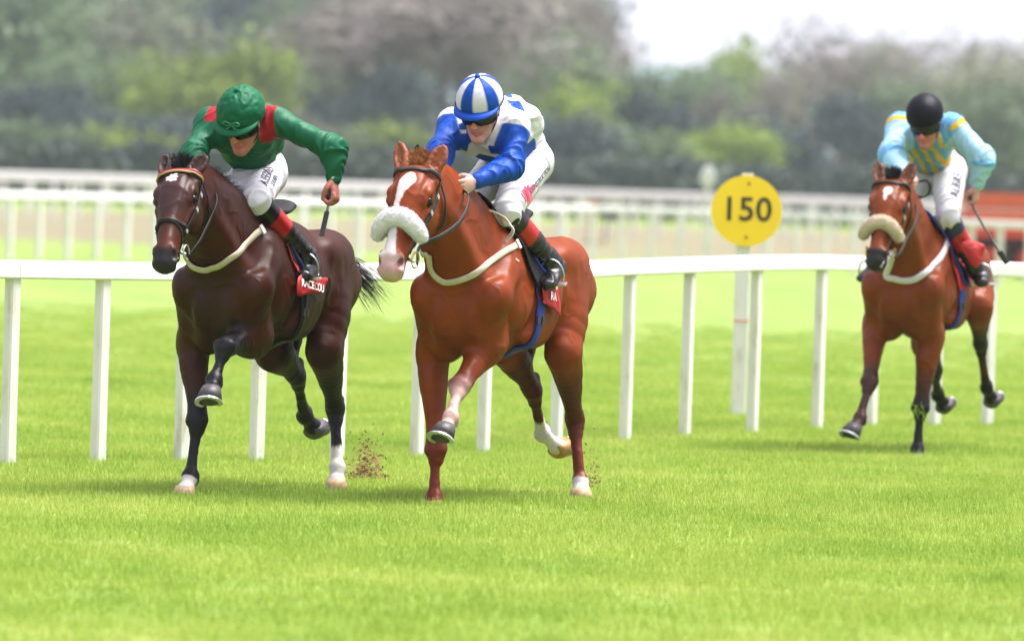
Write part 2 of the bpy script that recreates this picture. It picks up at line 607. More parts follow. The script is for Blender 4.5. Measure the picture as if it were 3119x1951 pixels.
# ---------------------------------------------------------------- ground
def turf_mat(name, near=True):
    m, nt, b = mat_new(name)
    n1 = noise_tex(nt, .55, 4, .6); n2 = noise_tex(nt, 3.5, 4, .6); n3 = noise_tex(nt, 55, 3, .6)
    mx = nt.nodes.new("ShaderNodeMixRGB"); mx.inputs[0].default_value = .45
    nt.links.new(n1.outputs[0], mx.inputs[1]); nt.links.new(n2.outputs[0], mx.inputs[2])
    mx2 = nt.nodes.new("ShaderNodeMixRGB"); mx2.inputs[0].default_value = .22
    nt.links.new(mx.outputs[0], mx2.inputs[1]); nt.links.new(n3.outputs[0], mx2.inputs[2])
    r = ramp(nt, [(.34, (.072,.138,.018)), (.45, (.126,.200,.030)), (.54, (.176,.236,.044)), (.64, (.240,.268,.072))], mx2.outputs[0])
    nt.links.new(r.outputs[0], b.inputs['Base Color'])
    b.inputs['Roughness'].default_value = .7; b.inputs['Specular IOR Level'].default_value = .15
    bp = nt.nodes.new("ShaderNodeBump"); bp.inputs['Strength'].default_value = .5; bp.inputs['Distance'].default_value = .02
    nt.links.new(n3.outputs[0], bp.inputs['Height']); nt.links.new(bp.outputs[0], b.inputs['Normal'])
    return m
M_turf = turf_mat('turf')
g0 = mesh_obj('ground', [(-900,-40,0),(900,-40,0),(900,2500,0),(-900,2500,0)], [(0,1,2,3)], M_turf, None, False); g0['kind'] = 'structure'

# the rough, drier strip of ground beyond the second rail
M_rough, nt, b = mat_new('rough dry grass')
n1 = noise_tex(nt, .12, 5, .65, stretch=(1,1,1))
r = ramp(nt, [(.3, (.105,.078,.040)), (.5, (.140,.115,.058)), (.66, (.13,.15,.050))], n1.outputs[0])
nt.links.new(r.outputs[0], b.inputs['Base Color']); b.inputs['Roughness'].default_value = .9
V = [(-60,158,.004),(60,166,.004),(60,330,.004),(-60,262,.004)]
st = mesh_obj('rough_grass_strip', V, [(0,1,2,3)], M_rough, None, False); st['kind'] = 'structure'

# ---------------------------------------------------------------- grass blades (geometry nodes, one object)
def blade_mat():
    m, nt, b = mat_new('grass blade')
    ge = nt.nodes.new("ShaderNodeNewGeometry")
    def nz(s, d=3):
        n = nt.nodes.new("ShaderNodeTexNoise"); n.inputs['Scale'].default_value = s; n.inputs['Detail'].default_value = d
        nt.links.new(ge.outputs['Position'], n.inputs['Vector']); return n
    a, c, d = nz(.55, 4), nz(3.5, 4), nz(70, 1)
    mx = nt.nodes.new("ShaderNodeMixRGB"); mx.inputs[0].default_value = .45
    nt.links.new(a.outputs[0], mx.inputs[1]); nt.links.new(c.outputs[0], mx.inputs[2])
    mx2 = nt.nodes.new("ShaderNodeMixRGB"); mx2.inputs[0].default_value = .42
    nt.links.new(mx.outputs[0], mx2.inputs[1]); nt.links.new(d.outputs[0], mx2.inputs[2])
    r = ramp(nt, [(.26, (.17,.30,.035)), (.42, (.37,.52,.085)), (.54, (.51,.62,.14)), (.68, (.68,.68,.29))], mx2.outputs[0])
    nt.links.new(r.outputs[0], b.inputs['Base Color'])
    b.inputs['Roughness'].default_value = .5; b.inputs['Specular IOR Level'].default_value = .3
    tr = nt.nodes.new("ShaderNodeBsdfTranslucent"); nt.links.new(r.outputs[0], tr.inputs[0])
    ms = nt.nodes.new("ShaderNodeMixShader"); ms.inputs[0].default_value = .45
    out = nt.nodes["Material Output"]
    nt.links.new(b.outputs[0], ms.inputs[1]); nt.links.new(tr.outputs[0], ms.inputs[2]); nt.links.new(ms.outputs[0], out.inputs[0])
    return m
M_blade = blade_mat()
pts = []
gr = np.random.default_rng(21)
Y = 22.5
while Y < 84:
    w = Y*.0785 + 2.2
    dens = np.interp(Y, [22,32,40,52,66,84], [34,52,52,32,15,3])
    n = int(2*w*.5*dens)
    pts.append(np.stack([gr.uniform(-w, w, n), gr.uniform(Y, Y+.5, n), np.zeros(n)], 1)); Y += .5
pts = np.concatenate(pts)
me = bpy.data.meshes.new('grass'); me.vertices.add(len(pts)); me.vertices.foreach_set('co', pts.ravel()); me.update()
grass = bpy.data.objects.new('grass', me); COL.objects.link(grass)
cata(grass, 'short green turf grass covering the near course', 'grass', kind='stuff')
ng = bpy.data.node_groups.new('grass', 'GeometryNodeTree')
ng.interface.new_socket('Geometry', in_out='INPUT', socket_type='NodeSocketGeometry')
ng.interface.new_socket('Geometry', in_out='OUTPUT', socket_type='NodeSocketGeometry')
nn = ng.nodes.new; ln = ng.links.new
gi, go_ = nn('NodeGroupInput'), nn('NodeGroupOutput')
def rnd(lo, hi, seed, t='FLOAT_VECTOR'):
    n = nn('FunctionNodeRandomValue'); n.data_type = t
    if t == 'FLOAT_VECTOR': n.inputs[0].default_value = lo; n.inputs[1].default_value = hi; n.inputs[8].default_value = seed; return n.outputs[0]
    n.inputs[2].default_value = lo; n.inputs[3].default_value = hi; n.inputs[8].default_value = seed; return n.outputs[1]
P_ = nn('GeometryNodePoints'); P_.inputs[0].default_value = 60; ln(rnd((-.16,-.16,0),(.16,.16,0),1), P_.inputs[1])
cone = nn('GeometryNodeMeshCone'); cone.inputs['Vertices'].default_value = 3
cone.inputs['Radius Top'].default_value = .0004; cone.inputs['Radius Bottom'].default_value = .0023; cone.inputs['Depth'].default_value = .041
try: cone.inputs['Side Segments'].default_value = 1
except Exception: pass
i1 = nn('GeometryNodeInstanceOnPoints'); ln(P_.outputs[0], i1.inputs['Points']); ln(cone.outputs[0], i1.inputs['Instance'])
ln(rnd((-.55,-.55,0),(.55,.55,6.28),2), i1.inputs['Rotation']); ln(rnd((.6,.6,.4),(1.3,1.3,1.3),3), i1.inputs['Scale'])
rl = nn('GeometryNodeRealizeInstances'); ln(i1.outputs[0], rl.inputs[0])
smt = nn('GeometryNodeSetMaterial'); ln(rl.outputs[0], smt.inputs[0]); smt.inputs['Material'].default_value = M_blade
i2 = nn('GeometryNodeInstanceOnPoints'); ln(gi.outputs[0], i2.inputs['Points']); ln(smt.outputs[0], i2.inputs['Instance'])
ln(rnd((0,0,0),(0,0,6.28),4), i2.inputs['Rotation']); ln(rnd((.85,.85,.7),(1.2,1.2,1.25),5), i2.inputs['Scale'])
ln(i2.outputs[0], go_.inputs[0])
md = grass.modifiers.new('blades', 'NODES'); md.node_group = ng
me.materials.append(M_blade)

# ---------------------------------------------------------------- running rails
M_rail = simple_mat('white rail plastic', (.66,.66,.64), .45, var=.05, vscale=4, bump=.05, bscale=10)
def post_mat():
    m, nt, b = mat_new('white post plastic, weathered')
    n = noise_tex(nt, 9, 5, .65, stretch=(1,1,.35))
    r = ramp(nt, [(.30, (.42,.40,.32)), (.44, (.58,.57,.52)), (.7, (.64,.635,.62))], n.outputs[0])
    nt.links.new(r.outputs[0], b.inputs['Base Color']); b.inputs['Roughness'].default_value = .5
    return m
M_post = post_mat()
s_ = 3119/2417
def build_rail(label, posts, thick, depth_, pw, name='running_rail', under=.0):
    """posts: list of (x, y, z_top). One thing: rail segments and posts"""
    root = empty(name, loc=(posts[0][0], posts[0][1], 0)); cata(root, label, 'running rail', 'white running rails')
    R0 = V3(posts[0][0], posts[0][1], 0)
    for i, (x, y, z) in enumerate(posts):
        a = posts[min(i+1, len(posts)-1)]; b_ = posts[max(i-1, 0)]
        t = nrm(V3(a[0]-b_[0], a[1]-b_[1], 0)); nx = V3(t[1], -t[0], 0)
        jt = .006*math.sin(i*2.3)
        mb = MB(); hgt = z - thick*.75
        mb.box(V3(x, y, hgt/2 - .03) - R0, (pw, pw*.8, hgt + .06), t, nx, V3(0,0,1), bev=pw*.12)
        p = mb.build('post', M_post, root)
        if i + 1 < len(posts):
            A, B = V3(x, y, z), V3(*posts[i+1]); d = nrm(B-A); Ln = np.linalg.norm(B-A); c = (A+B)/2 - V3(0,0,thick/2) - R0
            n2 = V3(d[1], -d[0], 0); u = np.cross(d, n2); u = u if u[2] > 0 else -u
            h_, w_ = thick/2, depth_/2; b1 = thick*.20
            prof = [(-w_,-h_+b1*.5),(-w_*.7,-h_),(w_*.7,-h_),(w_,-h_+b1*.5),(w_,h_-b1),(w_*.55,h_),(-w_*.55,h_),(-w_,h_-b1)]
            v = [c + d*e*(Ln/2-.0015) + n2*px + u*pz for e in (-1,1) for px, pz in prof]
            f = [tuple(range(7,-1,-1)), tuple(range(8,16))] + [(k,(k+1)%8,(k+1)%8+8,k+8) for k in range(8)]
            mesh_obj('rail', v, f, M_rail, root, False)
    return root
NEAR = [(-210,1094,-192,608),(18,1090,37,614),(231,1085,254,618),(428,1082,450,621),(605,1083,628,622),(795,1079,818,621),(983,1071,1003,621),(1140,1061,1160,620),
        (1312,1047,1332,619),(1475,1036,1495,612),(1616,1024,1638,608),(1775,1015,1795,603),(1928,1006,1943,602),(2056,1001,2072,606),(2206,1001,2222,612),(2330,1000,2350,618),(2470,1002,2490,624),(2620,1006,2640,630)]
posts = []
for bx, by, tx_, ty in NEAR:
    g = on_ground(bx*s_, by*s_, .02)
    t = at_depth(tx_*s_, ty*s_, g[1])
    posts.append((g[0], g[1], t[2]))
print('near rail', [tuple(np.round(p,2)) for p in posts])
build_rail('nearest white running rail on square posts just behind the horses', posts, .105, .11, .082)

def far_line(ctrl, n, z):
    """posts between control points given as (image column in 2417 px, distance)"""
    xs, ys = [], []
    cx = np.array([c[0] for c in ctrl], float); cy = np.array([c[1] for c in ctrl], float)
    u = np.linspace(cx[0], cx[-1], n)
    yy = np.interp(u, cx, cy)
    # soften
    k = np.array([1,2,3,2,1])/9; yp = np.pad(yy, 2, mode='edge'); yy = np.convolve(yp, k, 'valid')
    return [((x - 1208.5)*y/16000, y, z) for x, y in zip(u, yy)]
build_rail('second white rail across the course, blurred, with many square posts', far_line([(-120,123),(30,126),(700,138),(1300,150),(1900,150),(2417,132),(2560,128)], 40, 1.27), .14, .10, .13)
build_rail('third white rail near the trees, with a deep pale top board', far_line([(-120,228),(1200,235),(2560,232)], 46, 1.60), .30, .10, .14)
build_rail('farthest white rail running in front of the hedge', far_line([(-120,300),(2560,330)], 30, 1.35), .22, .10, .16)

# ---------------------------------------------------------------- the 150 marker
gp = on_ground(1742*s_, 974*s_, .02); Yp = gp[1]
ct = at_depth(1761.5*s_, 497.5*s_, Yp)
sg = empty('distance_marker', loc=(gp[0], gp[1], 0)); cata(sg, 'round yellow distance marker reading 150 on a white post behind the rail', 'sign')
O_ = V3(gp[0], gp[1], 0)
M_yel = simple_mat('yellow sign paint', (.78,.54,.005), .42, var=.03, vscale=3)
M_dark = simple_mat('dark lettering paint', (.035,.022,.010), .5)
M_rust = simple_mat('rusty bolt', (.20,.06,.02), .8)
M_redpaint = simple_mat('faded red line', (.65,.25,.22), .6)
mb = MB(); zt = ct[2] + .22
mb.box((0,0,zt/2-.05), (.112,.05,zt+.1), bev=.008); mb.build('post', M_post, sg)
mb = MB(); mb.box((0,-.027,.715), (.113,.006,.014)); mb.build('painted_line', M_redpaint, sg)
mb = MB(); n = 64; R_ = .2665; cz = ct[2]; cx_ = ct[0]-gp[0]
fr_ = [(cx_ + R_*math.cos(2*math.pi*i/n), -.055, cz + R_*math.sin(2*math.pi*i/n)) for i in range(n)]
fb_ = [(cx_ + (R_-.004)*math.cos(2*math.pi*i/n), -.030, cz + (R_-.004)*math.sin(2*math.pi*i/n)) for i in range(n)]
mb.add(fr_ + fb_, [tuple(range(n)), tuple(range(2*n-1, n-1, -1))] + [(i, i+n, (i+1)%n+n, (i+1)%n) for i in range(n)])
disc = mb.build('disc', M_yel, sg)
for dz in (.205, -.198):
    mb = MB(); v_, f_ = uv_sphere((cx_ + (.012 if dz > 0 else .004), -.060, cz+dz), (.012,.006,.012), 10, 6); mb.add(v_, f_); mb.build('bolt', M_rust, disc)
mb = MB(); mb.box((cx_, -.02, cz+.268), (.085,.05,.03), bev=.01); mb.build('cap', M_post, sg)
cu = bpy.data.curves.new('numerals', 'FONT'); cu.body = '150'; cu.size = .250; cu.align_x = 'CENTER'; cu.align_y = 'CENTER'; cu.extrude = .002; cu.offset = .0035; cu.space_character = 1.04
tm = bpy.data.objects.new('t', cu); COL.objects.link(tm)
mt_ = bpy.data.meshes.new_from_object(tm.evaluated_get(bpy.context.evaluated_depsgraph_get())); bpy.data.objects.remove(tm)
mt_.transform(Matrix.Translation((cx_, -.058, cz+.004)) @ Matrix.Rotation(math.pi/2, 4, 'X')); mt_.materials.clear(); mt_.materials.append(M_dark)
no = bpy.data.objects.new('numerals', mt_); COL.objects.link(no); no.parent = disc

# ---------------------------------------------------------------- small far things by the second rail
def far_pt(x, y, Y): return at_depth(x*s_, y*s_, Y)
p = far_pt(1671, 418, 152)
o = empty('course_marker', loc=(p[0], p[1], 0)); cata(o, 'small white round marker on a post above the second rail', 'sign')
mb = MB(); mb.box((0,0,p[2]/2), (.10,.06,p[2])); mb.build('post', M_post, o)
mb = MB(); v_, f_ = uv_sphere((0,-.06,p[2]), (.17,.03,.25), 20, 10); mb.add(v_, f_); mb.build('plate', M_rail, o, True)
M_orange = simple_mat('orange paint', (.42,.10,.02), .6); M_dkbox = simple_mat('dark painted board', (.035,.02,.05), .7)
p = far_pt(1399, 503, 200)
o = empty('marker_block', loc=(p[0], p[1], 0)); cata(o, 'small orange block standing beyond the second rail', 'marker')
mb = MB(); mb.box((0,0,p[2]*.5+.18), (.26,.2,p[2]+.36), bev=.03); mb.build('block', M_orange, o)
mb = MB(); mb.box((0,0,.03), (.5,.3,.06)); mb.build('foot', M_dkbox, o)
p = far_pt(1447, 503, 200)
o = empty('equipment_box', loc=(p[0], p[1], 0)); cata(o, 'small dark purple box standing beyond the second rail', 'box')
mb = MB(); mb.box((0,0,p[2]), (.52,.4,.45), bev=.03); mb.build('box', M_dkbox, o)
for x in (-.2,.2):
    mb = MB(); mb.box((x,0,(p[2]-.22)/2), (.05,.3,p[2]-.23)); mb.build('leg', M_dkbox, o)

# orange red farm wagon on the right, beyond the second rail
M_or = simple_mat('sun faded orange red paint', (.50,.075,.025), .5, var=.10, vscale=2)
M_or2 = simple_mat('bright red paint', (.46,.028,.012), .45, var=.08, vscale=2)
M_gap = simple_mat('dark gap', (.03,.012,.012), .8); M_tyre = simple_mat('tyre rubber', (.02,.02,.022), .85)
Yw = 147.
xa = far_pt(2283, 500, Yw)[0]
wg = empty('farm_wagon', loc=(xa, Yw, 0)); cata(wg, 'orange red wagon parked beyond the rails at the right edge', 'wagon')
Lw = 4.6
mb = MB(); mb.box((Lw/2, .9, .98), (Lw-.1, 1.7, .5)); mb.build('chassis_box', M_gap, wg)
for k, (z, hh, mt, dy) in enumerate(((1.68,.30,M_or,0.0),(1.30,.30,M_or,.01),(.98,.24,M_or2,-.01))):
    mb = MB(); mb.box((Lw/2, dy, z), (Lw, .06, hh), bev=.02); mb.build('side_board', mt, wg)
    mb = MB(); mb.box((-.03, .9, z), (.06, 1.8, hh), bev=.02); mb.build('end_board', mt, wg)
for x in (.05, 1.5, 3.0, 4.5):
    mb = MB(); mb.box((x, -.05, 1.36), (.09, .05, .98)); mb.build('stake', M_or2, wg)
mb = MB(); mb.box((Lw/2, .9, 1.55), (Lw-.2, 1.6, .14)); mb.build('load', M_or, wg)
mb = MB(); mb.box((Lw/2, .4, .72), (Lw-.4, .12, .14)); mb.build('frame', M_or2, wg)
for x in (.55, 1.35, 3.7):
    for y in (.1, 1.7):
        mb = MB(); v_ = []; n = 20
        for yy, r in ((-.11,.30),(-.12,.37),(-.08,.40),(.08,.40),(.12,.37),(.11,.30)):
            v_ += [(x + r*math.cos(2*math.pi*i/n), y+yy, .40 + r*math.sin(2*math.pi*i/n)) for i in range(n)]
        mb.add(v_, [(k*n+i, (k+1)%6*n+i, (k+1)%6*n+(i+1)%n, k*n+(i+1)%n) for k in range(6) for i in range(n)])
        w_ = mb.build('wheel', M_tyre, wg, True)
        mb = MB(); v_, f_ = uv_sphere((x, y, .40), (.28,.09,.28), 16, 8); mb.add(v_, f_); mb.build('hub', M_or2, w_, True)

# ---------------------------------------------------------------- trees
def leaf_mat(name, c0, c1, c2, trans=.25):
    m, nt, b = mat_new(name)
    n = noise_tex(nt, .9, 3, .6); 
    oi = nt.nodes.new("ShaderNodeObjectInfo")
    r = ramp(nt, [(.32, c0), (.5, c1), (.68, c2)], n.outputs[0])
    hs_ = nt.nodes.new("ShaderNodeHueSaturation")
    mr = nt.nodes.new("ShaderNodeMapRange"); mr.inputs[3].default_value = .75; mr.inputs[4].default_value = 1.25
    nt.links.new(oi.outputs['Random'], mr.inputs[0]); nt.links.new(mr.outputs[0], hs_.inputs['Value']); nt.links.new(r.outputs[0], hs_.inputs['Color'])
    nt.links.new(hs_.outputs[0], b.inputs['Base Color']); b.inputs['Roughness'].default_value = .6; b.inputs['Specular IOR Level'].default_value = .2
    tr = nt.nodes.new("ShaderNodeBsdfTranslucent"); nt.links.new(hs_.outputs[0], tr.inputs[0])
    ms = nt.nodes.new("ShaderNodeMixShader"); ms.inputs[0].default_value = trans
    nt.links.new(b.outputs[0], ms.inputs[1]); nt.links.new(tr.outputs[0], ms.inputs[2]); nt.links.new(ms.outputs[0], nt.nodes["Material Output"].inputs[0])
    return m
LM = {'fresh': leaf_mat('fresh spring leaves', (.105,.15,.024), (.18,.25,.035), (.27,.35,.06)),
      'mid': leaf_mat('grey green leaves', (.062,.10,.048), (.105,.155,.078), (.16,.21,.11)),
      'dark': leaf_mat('dark evergreen leaves', (.024,.042,.048), (.042,.066,.070), (.07,.10,.085), .1),
      'bare': leaf_mat('budding twigs', (.135,.108,.10), (.20,.17,.155), (.26,.23,.195), .1),
      'pale': leaf_mat('pale budding leaves', (.12,.125,.085), (.18,.19,.12), (.25,.25,.17), .3)}
M_bark = simple_mat('grey brown bark', (.10,.08,.065), .9, bump=.5, bscale=8)

def tree_meshes(kind, h, spread, seed, nleaf, lsize, low=.12, shape=1.0):
    g = np.random.default_rng(seed)
    mb = MB(); tips = []
    def grow(p, d, l, r, lev):
        q = p + d*l*.5 + g.normal(size=3)*l*.04; e = p + d*l + g.normal(size=3)*l*.06
        mb.tube([p, q, e], [r, r*.8, r*.62], 6 if lev < 2 else 4, cap=False)
        if lev >= 4: tips.append(e); return
        n = 3 if lev else 5
        for k in range(n):
            nd = nrm(d*(.75 if lev else .5) + g.normal(size=3)*V3(1,1,.55)*.62*spread + V3(0,0,.18))
            grow(p + (e-p)*g.uniform(.55,1.), nd, l*g.uniform(.60,.80), r*.55, lev+1)
        tips.append(e)
    grow(V3(0,0,-.2), V3(g.normal()*.05,g.normal()*.05,1), h*.26, h*.022, 0)
    tips = np.array(tips)
    sc_h = h*.97/max(tips[:,2].max(),1e-3); 
    tips = tips*V3(sc_h*.9, sc_h*.9, sc_h)
    tv = np.concatenate(mb.v)*V3(sc_h*.9, sc_h*.9, sc_h); tf = mb.f
    # leaf clumps round the branch ends and through the crown
    nc = len(tips); per = max(1, nleaf//nc)
    cs = tips[:,None,:] + g.normal(size=(nc,per,3))*h*.055*V3(1.25,1.25,1.0)*shape
    c = cs.reshape(-1,3); c = c[c[:,2] > h*low]
    n = len(c)
    d1 = g.normal(size=(n,3)); d1 /= np.linalg.norm(d1,axis=1)[:,None]
    d2 = np.cross(d1, g.normal(size=(n,3))); d2 /= np.linalg.norm(d2,axis=1)[:,None]
    sz = lsize*g.uniform(.5,1.3,n)[:,None]
    asp = .14 if kind == 'bare' else .62
    lo_ = 1.9 if kind == 'bare' else 1.
    v = np.stack([c - d1*sz*lo_, c + d2*sz*asp, c + d1*sz*lo_, c - d2*sz*asp], 1).reshape(-1,3)
    f = np.arange(4*n).reshape(n,4)
    return (tv, tf), (v, f)
KINDS = {}
def tree(kind, var, px, topy, Y, width, label, group='trees beyond the course', h0=12.):
    key = (kind, var)
    base = at_depth(px*s_, 430*s_, Y)
    top = at_depth(px*s_, topy*s_, Y)[2]
    if key not in KINDS:
        P = {'fresh':(1.0,3600,.34,.08,1.1), 'mid':(1.0,3200,.36,.10,1.1), 'dark':(.9,3600,.34,.04,1.1), 'bare':(1.1,3600,.32,.2,.9), 'pale':(1.0,2400,.26,.15,1.0)}[kind]
        (tv,tf),(lv,lf) = tree_meshes(kind, h0, P[0], 100+var*7+len(kind), P[1], P[2], P[3], P[4])
        root = empty('tree'); t = mesh_obj('trunk', tv, tf, M_bark, root); l = mesh_obj('crown', lv, lf, LM[kind], root, False)
        w0 = np.percentile(np.abs(lv[:,0]), 96)*2
        KINDS[key] = (root, t, l, w0)
        nr = root
    else:
        root, t, l, w0 = KINDS[key]
        nr = root.copy(); COL.objects.link(nr)
        for ch in (t, l):
            c = ch.copy(); COL.objects.link(c); c.parent = nr
    k = top/h0; w0 = KINDS[key][3]
    nr.location = (base[0], base[1], 0); nr.scale = (width/w0, width/w0, k); nr.rotation_euler = (0,0,random.uniform(0,6.28))
    cata(nr, label, 'tree', group)
T = tree
# x in the picture (2417 px wide), top edge, distance, crown width in metres
T('mid',0, 40,-60,470,14,'grey green tree at the far left edge of the tree line')
T('pale',0, 170,-40,540,15,'pale tree second from the left edge of the tree line')
T('mid',1, 300,-70,560,15,'tall grey green tree behind the rounded yellow green tree, to its left')
T('dark',0, 545,-40,600,14,'tall blue dark evergreen rising above the yellow green tree')
T('dark',1, 640,-30,600,11,'second tall dark evergreen beside the first, nearer the big bare tree')
T('fresh',0, 505,92,400,8.6,'rounded yellow green tree behind the jockey in green')
T('fresh',1, 30,-80,600,12,'fresh green tree top at the upper left corner')
T('fresh',2, 420,-50,640,13,'fresh green tree top above the rounded yellow green tree')
T('mid',2, 760,-60,560,15,'grey green tree left of the big bare tree')
T('bare',0, 1090,-90,430,19,'big bare brown tree with forked trunk behind the middle jockey')
T('bare',1, 880,-60,480,14,'bare brown tree left beside the big forked one')
T('bare',2, 1290,-40,500,12,'bare brown tree at the edge of the open sky')
T('mid',3, 1330,70,460,9,'grey green tree just left of the open sky')
T('fresh',3, 1420,190,430,7,'small fresh green tree under the left edge of the open sky')
T('mid',0, 1530,165,450,8,'rounded grey green tree below the palest sky')
T('mid',1, 1640,150,520,9,'soft green tree between the sky gap and the upright pale tree')
T('fresh',0, 1770,95,560,8.5,'upright light green tree above the 150 marker')
T('bare',1, 1900,110,520,9,'bare grey tree right of the upright light green tree')
T('bare',0, 2030,45,560,13,'tall bare pale tree left above the black capped jockey')
T('pale',1, 2160,100,520,10,'pale budding tree behind the black capped jockey')
T('bare',2, 2270,80,540,12,'bare tree right above the black capped jockey')
T('pale',0, 2370,95,500,11,'pale budding tree at the right edge')
T('mid',2, 2090,190,430,10,'grey green tree left of the black capped jockey')
T('mid',3, 2330,200,420,10,'low grey green tree at the right edge, under the pale one')
T('dark',2, 1985,235,400,6,'dark round bush between the 150 marker and the light bay')
T('dark',0, 90,190,400,5.5,'dark evergreen bush at the left edge')
T('dark',1, 190,235,380,4.6,'low blue dark bush left of the dark bay')
T('dark',2, 900,170,420,7,'dark holly like tree between the two leading jockeys')
T('dark',0, 1290,270,390,6,'low dark bush right of the striped cap')
T('dark',1, 1560,210,420,7,'dark round bush below the grey green trees')
T('mid',1, 260,120,450,9,'grey green tree left of the rounded yellow green tree')
T('mid',2, 1180,200,400,8,'grey green tree behind the striped cap')
T('bare',1, 1745,205,430,6,'thin brown tree above the 150 marker')
T('mid',0, 700,140,440,9,'soft green tree right of the rounded yellow green tree')
T('pale',1, 830,120,500,9,'pale tree between the green jockey and the big bare tree')
for i in range(14):
    T(('mid','fresh','dark','bare')[i % 4], i % 3, 60 + i*178, 285 + 14*math.sin(i*1.7), 370 + 5*i, 7.5, 'bush in the low hedge line, %s' % ('leftmost','second from the left','third from the left','fourth from the left','fifth from the left','sixth from the left','seventh from the left','seventh from the right','sixth from the right','fifth from the right','fourth from the right','third from the right','second from the right','rightmost')[i], group='bushes in the hedge line')
for i, (x, t) in enumerate(((-40,-70),(130,-40),(290,-90),(470,-50),(700,-80),(850,-70),(1010,-50),(1180,-70),(1330,-10))):
    T('mid' if i % 2 else 'dark', i % 3, x, t, 690 + 8*i, 19, 'tall hazy tree in the farthest row, %s' % ('leftmost','second from the left','third from the left','fourth from the left','fifth from the left','fourth from the right','third from the right','second from the right','rightmost')[i], group='farthest row of trees')
# the hedge itself: one mass nobody could count
g = np.random.default_rng(31); n = 26000
hx = g.uniform(-52, 52, n); top_ = 3.2 + .9*noise3(np.stack([hx*.11, hx*0, hx*0],1)) + .5*noise3(np.stack([hx*.5, hx*0+3, hx*0],1))
hz = g.uniform(0,1,n)**.8*top_; c = np.stack([hx, 348 + g.normal(size=n)*.9 + hx*.05, hz], 1)
d1 = g.normal(size=(n,3)); d1 /= np.linalg.norm(d1,axis=1)[:,None]; d2 = np.cross(d1, g.normal(size=(n,3))); d2 /= np.linalg.norm(d2,axis=1)[:,None]
sz = .26*g.uniform(.5,1.4,n)[:,None]
v = np.stack([c-d1*sz, c+d2*sz*.6, c+d1*sz, c-d2*sz*.6],1).reshape(-1,3)
hd_ = mesh_obj('hedge', v, np.arange(4*n).reshape(n,4), leaf_mat('hedge leaves', (.036,.050,.050), (.058,.078,.066), (.085,.11,.075), .1), None, False)
cata(hd_, 'low dark hedge running along the far side of the course', 'hedge', kind='stuff')
# far wooded rise seen blue in the gap
v, f = [], []
xs = np.linspace(-260, 260, 90)
for i, x in enumerate(xs):
    z = 31 + 7*math.sin(x*.02+1) + 3*math.sin(x*.07) 
    for (dy, zz) in ((0,0),(30,z*.55),(80,z*.9),(140,z),(260,z*.8),(400,0)): v.append((x, 1150+dy, zz*.62))
f = [(i*6+k, (i+1)*6+k, (i+1)*6+k+1, i*6+k+1) for i in range(len(xs)-1) for k in range(5)]
hl = mesh_obj('hills', v, f, simple_mat('distant woodland', (.10,.15,.15), .9, var=.3, vscale=.05), None, True); hl['kind'] = 'structure'
tick('env')
# ---------------------------------------------------------------- horses
class Frame:
    """a horse's own frame: x forward, y to its left, z up, origin on the turf under the point of the chest"""
    def __init__(s, chest_px, Y, theta_deg):
        th = math.radians(theta_deg)
        p = at_depth(chest_px[0], chest_px[1], Y)
        s.O = V3(p[0], p[1], 0)
        s.F = V3(-math.sin(th), -math.cos(th), 0)
        s.L = V3(math.cos(th), -math.sin(th), 0)
        s.R = np.stack([s.F, s.L, V3(0, 0, 1)], 1)
        s.M = Matrix(((s.R[0,0], s.R[0,1], 0, s.O[0]), (s.R[1,0], s.R[1,1], 0, s.O[1]), (0, 0, 1, 0), (0, 0, 0, 1)))
    def loc(s, px, xl):
        """point on the pixel's line of sight whose forward coordinate is xl"""
        d = ray(*px)
        t = (xl - (CPOS - s.O).dot(s.F)) / d.dot(s.F)
        return s.R.T @ (CPOS + d * t - s.O)
    def px(s, p):
        w = s.O + s.R @ np.asarray(p, float) - CPOS
        return np.array([CX + FPX * w.dot(CR) / w.dot(fwd), CY - FPX * w.dot(CU) / w.dot(fwd)])

def C(i, x, y):
    """coordinates read off an enlarged crop, to photograph pixels"""
    s, ox, oy = {1: (2.2231, 400, 240), 2: (2.1, 400, 840), 3: (2.16, 1080, 200), 4: (2.0437, 1080, 840),
                 5: (2.5202, 2500, 250), 6: (2.4394, 2500, 800), 7: (3.6, 440, 440), 8: (3.025, 640, 450),
                 9: (3.6, 1480, 480), 10: (3.6, 2600, 480), 11: (3.025, 1100, 400)}[i]
    return (x / s + ox, y / s + oy)

def mix(a, b, m):
    m = np.asarray(m)[:, None]
    return a * (1 - m) + np.asarray(b, float)[None] * m

def leg_dir(a, S=(0, 1, 0)):
    a = nrm(a); S = nrm(np.array(S, float) - a * a.dot(S))
    return a, S, nrm(np.cross(a, S))         # dorsal (front) direction of the limb

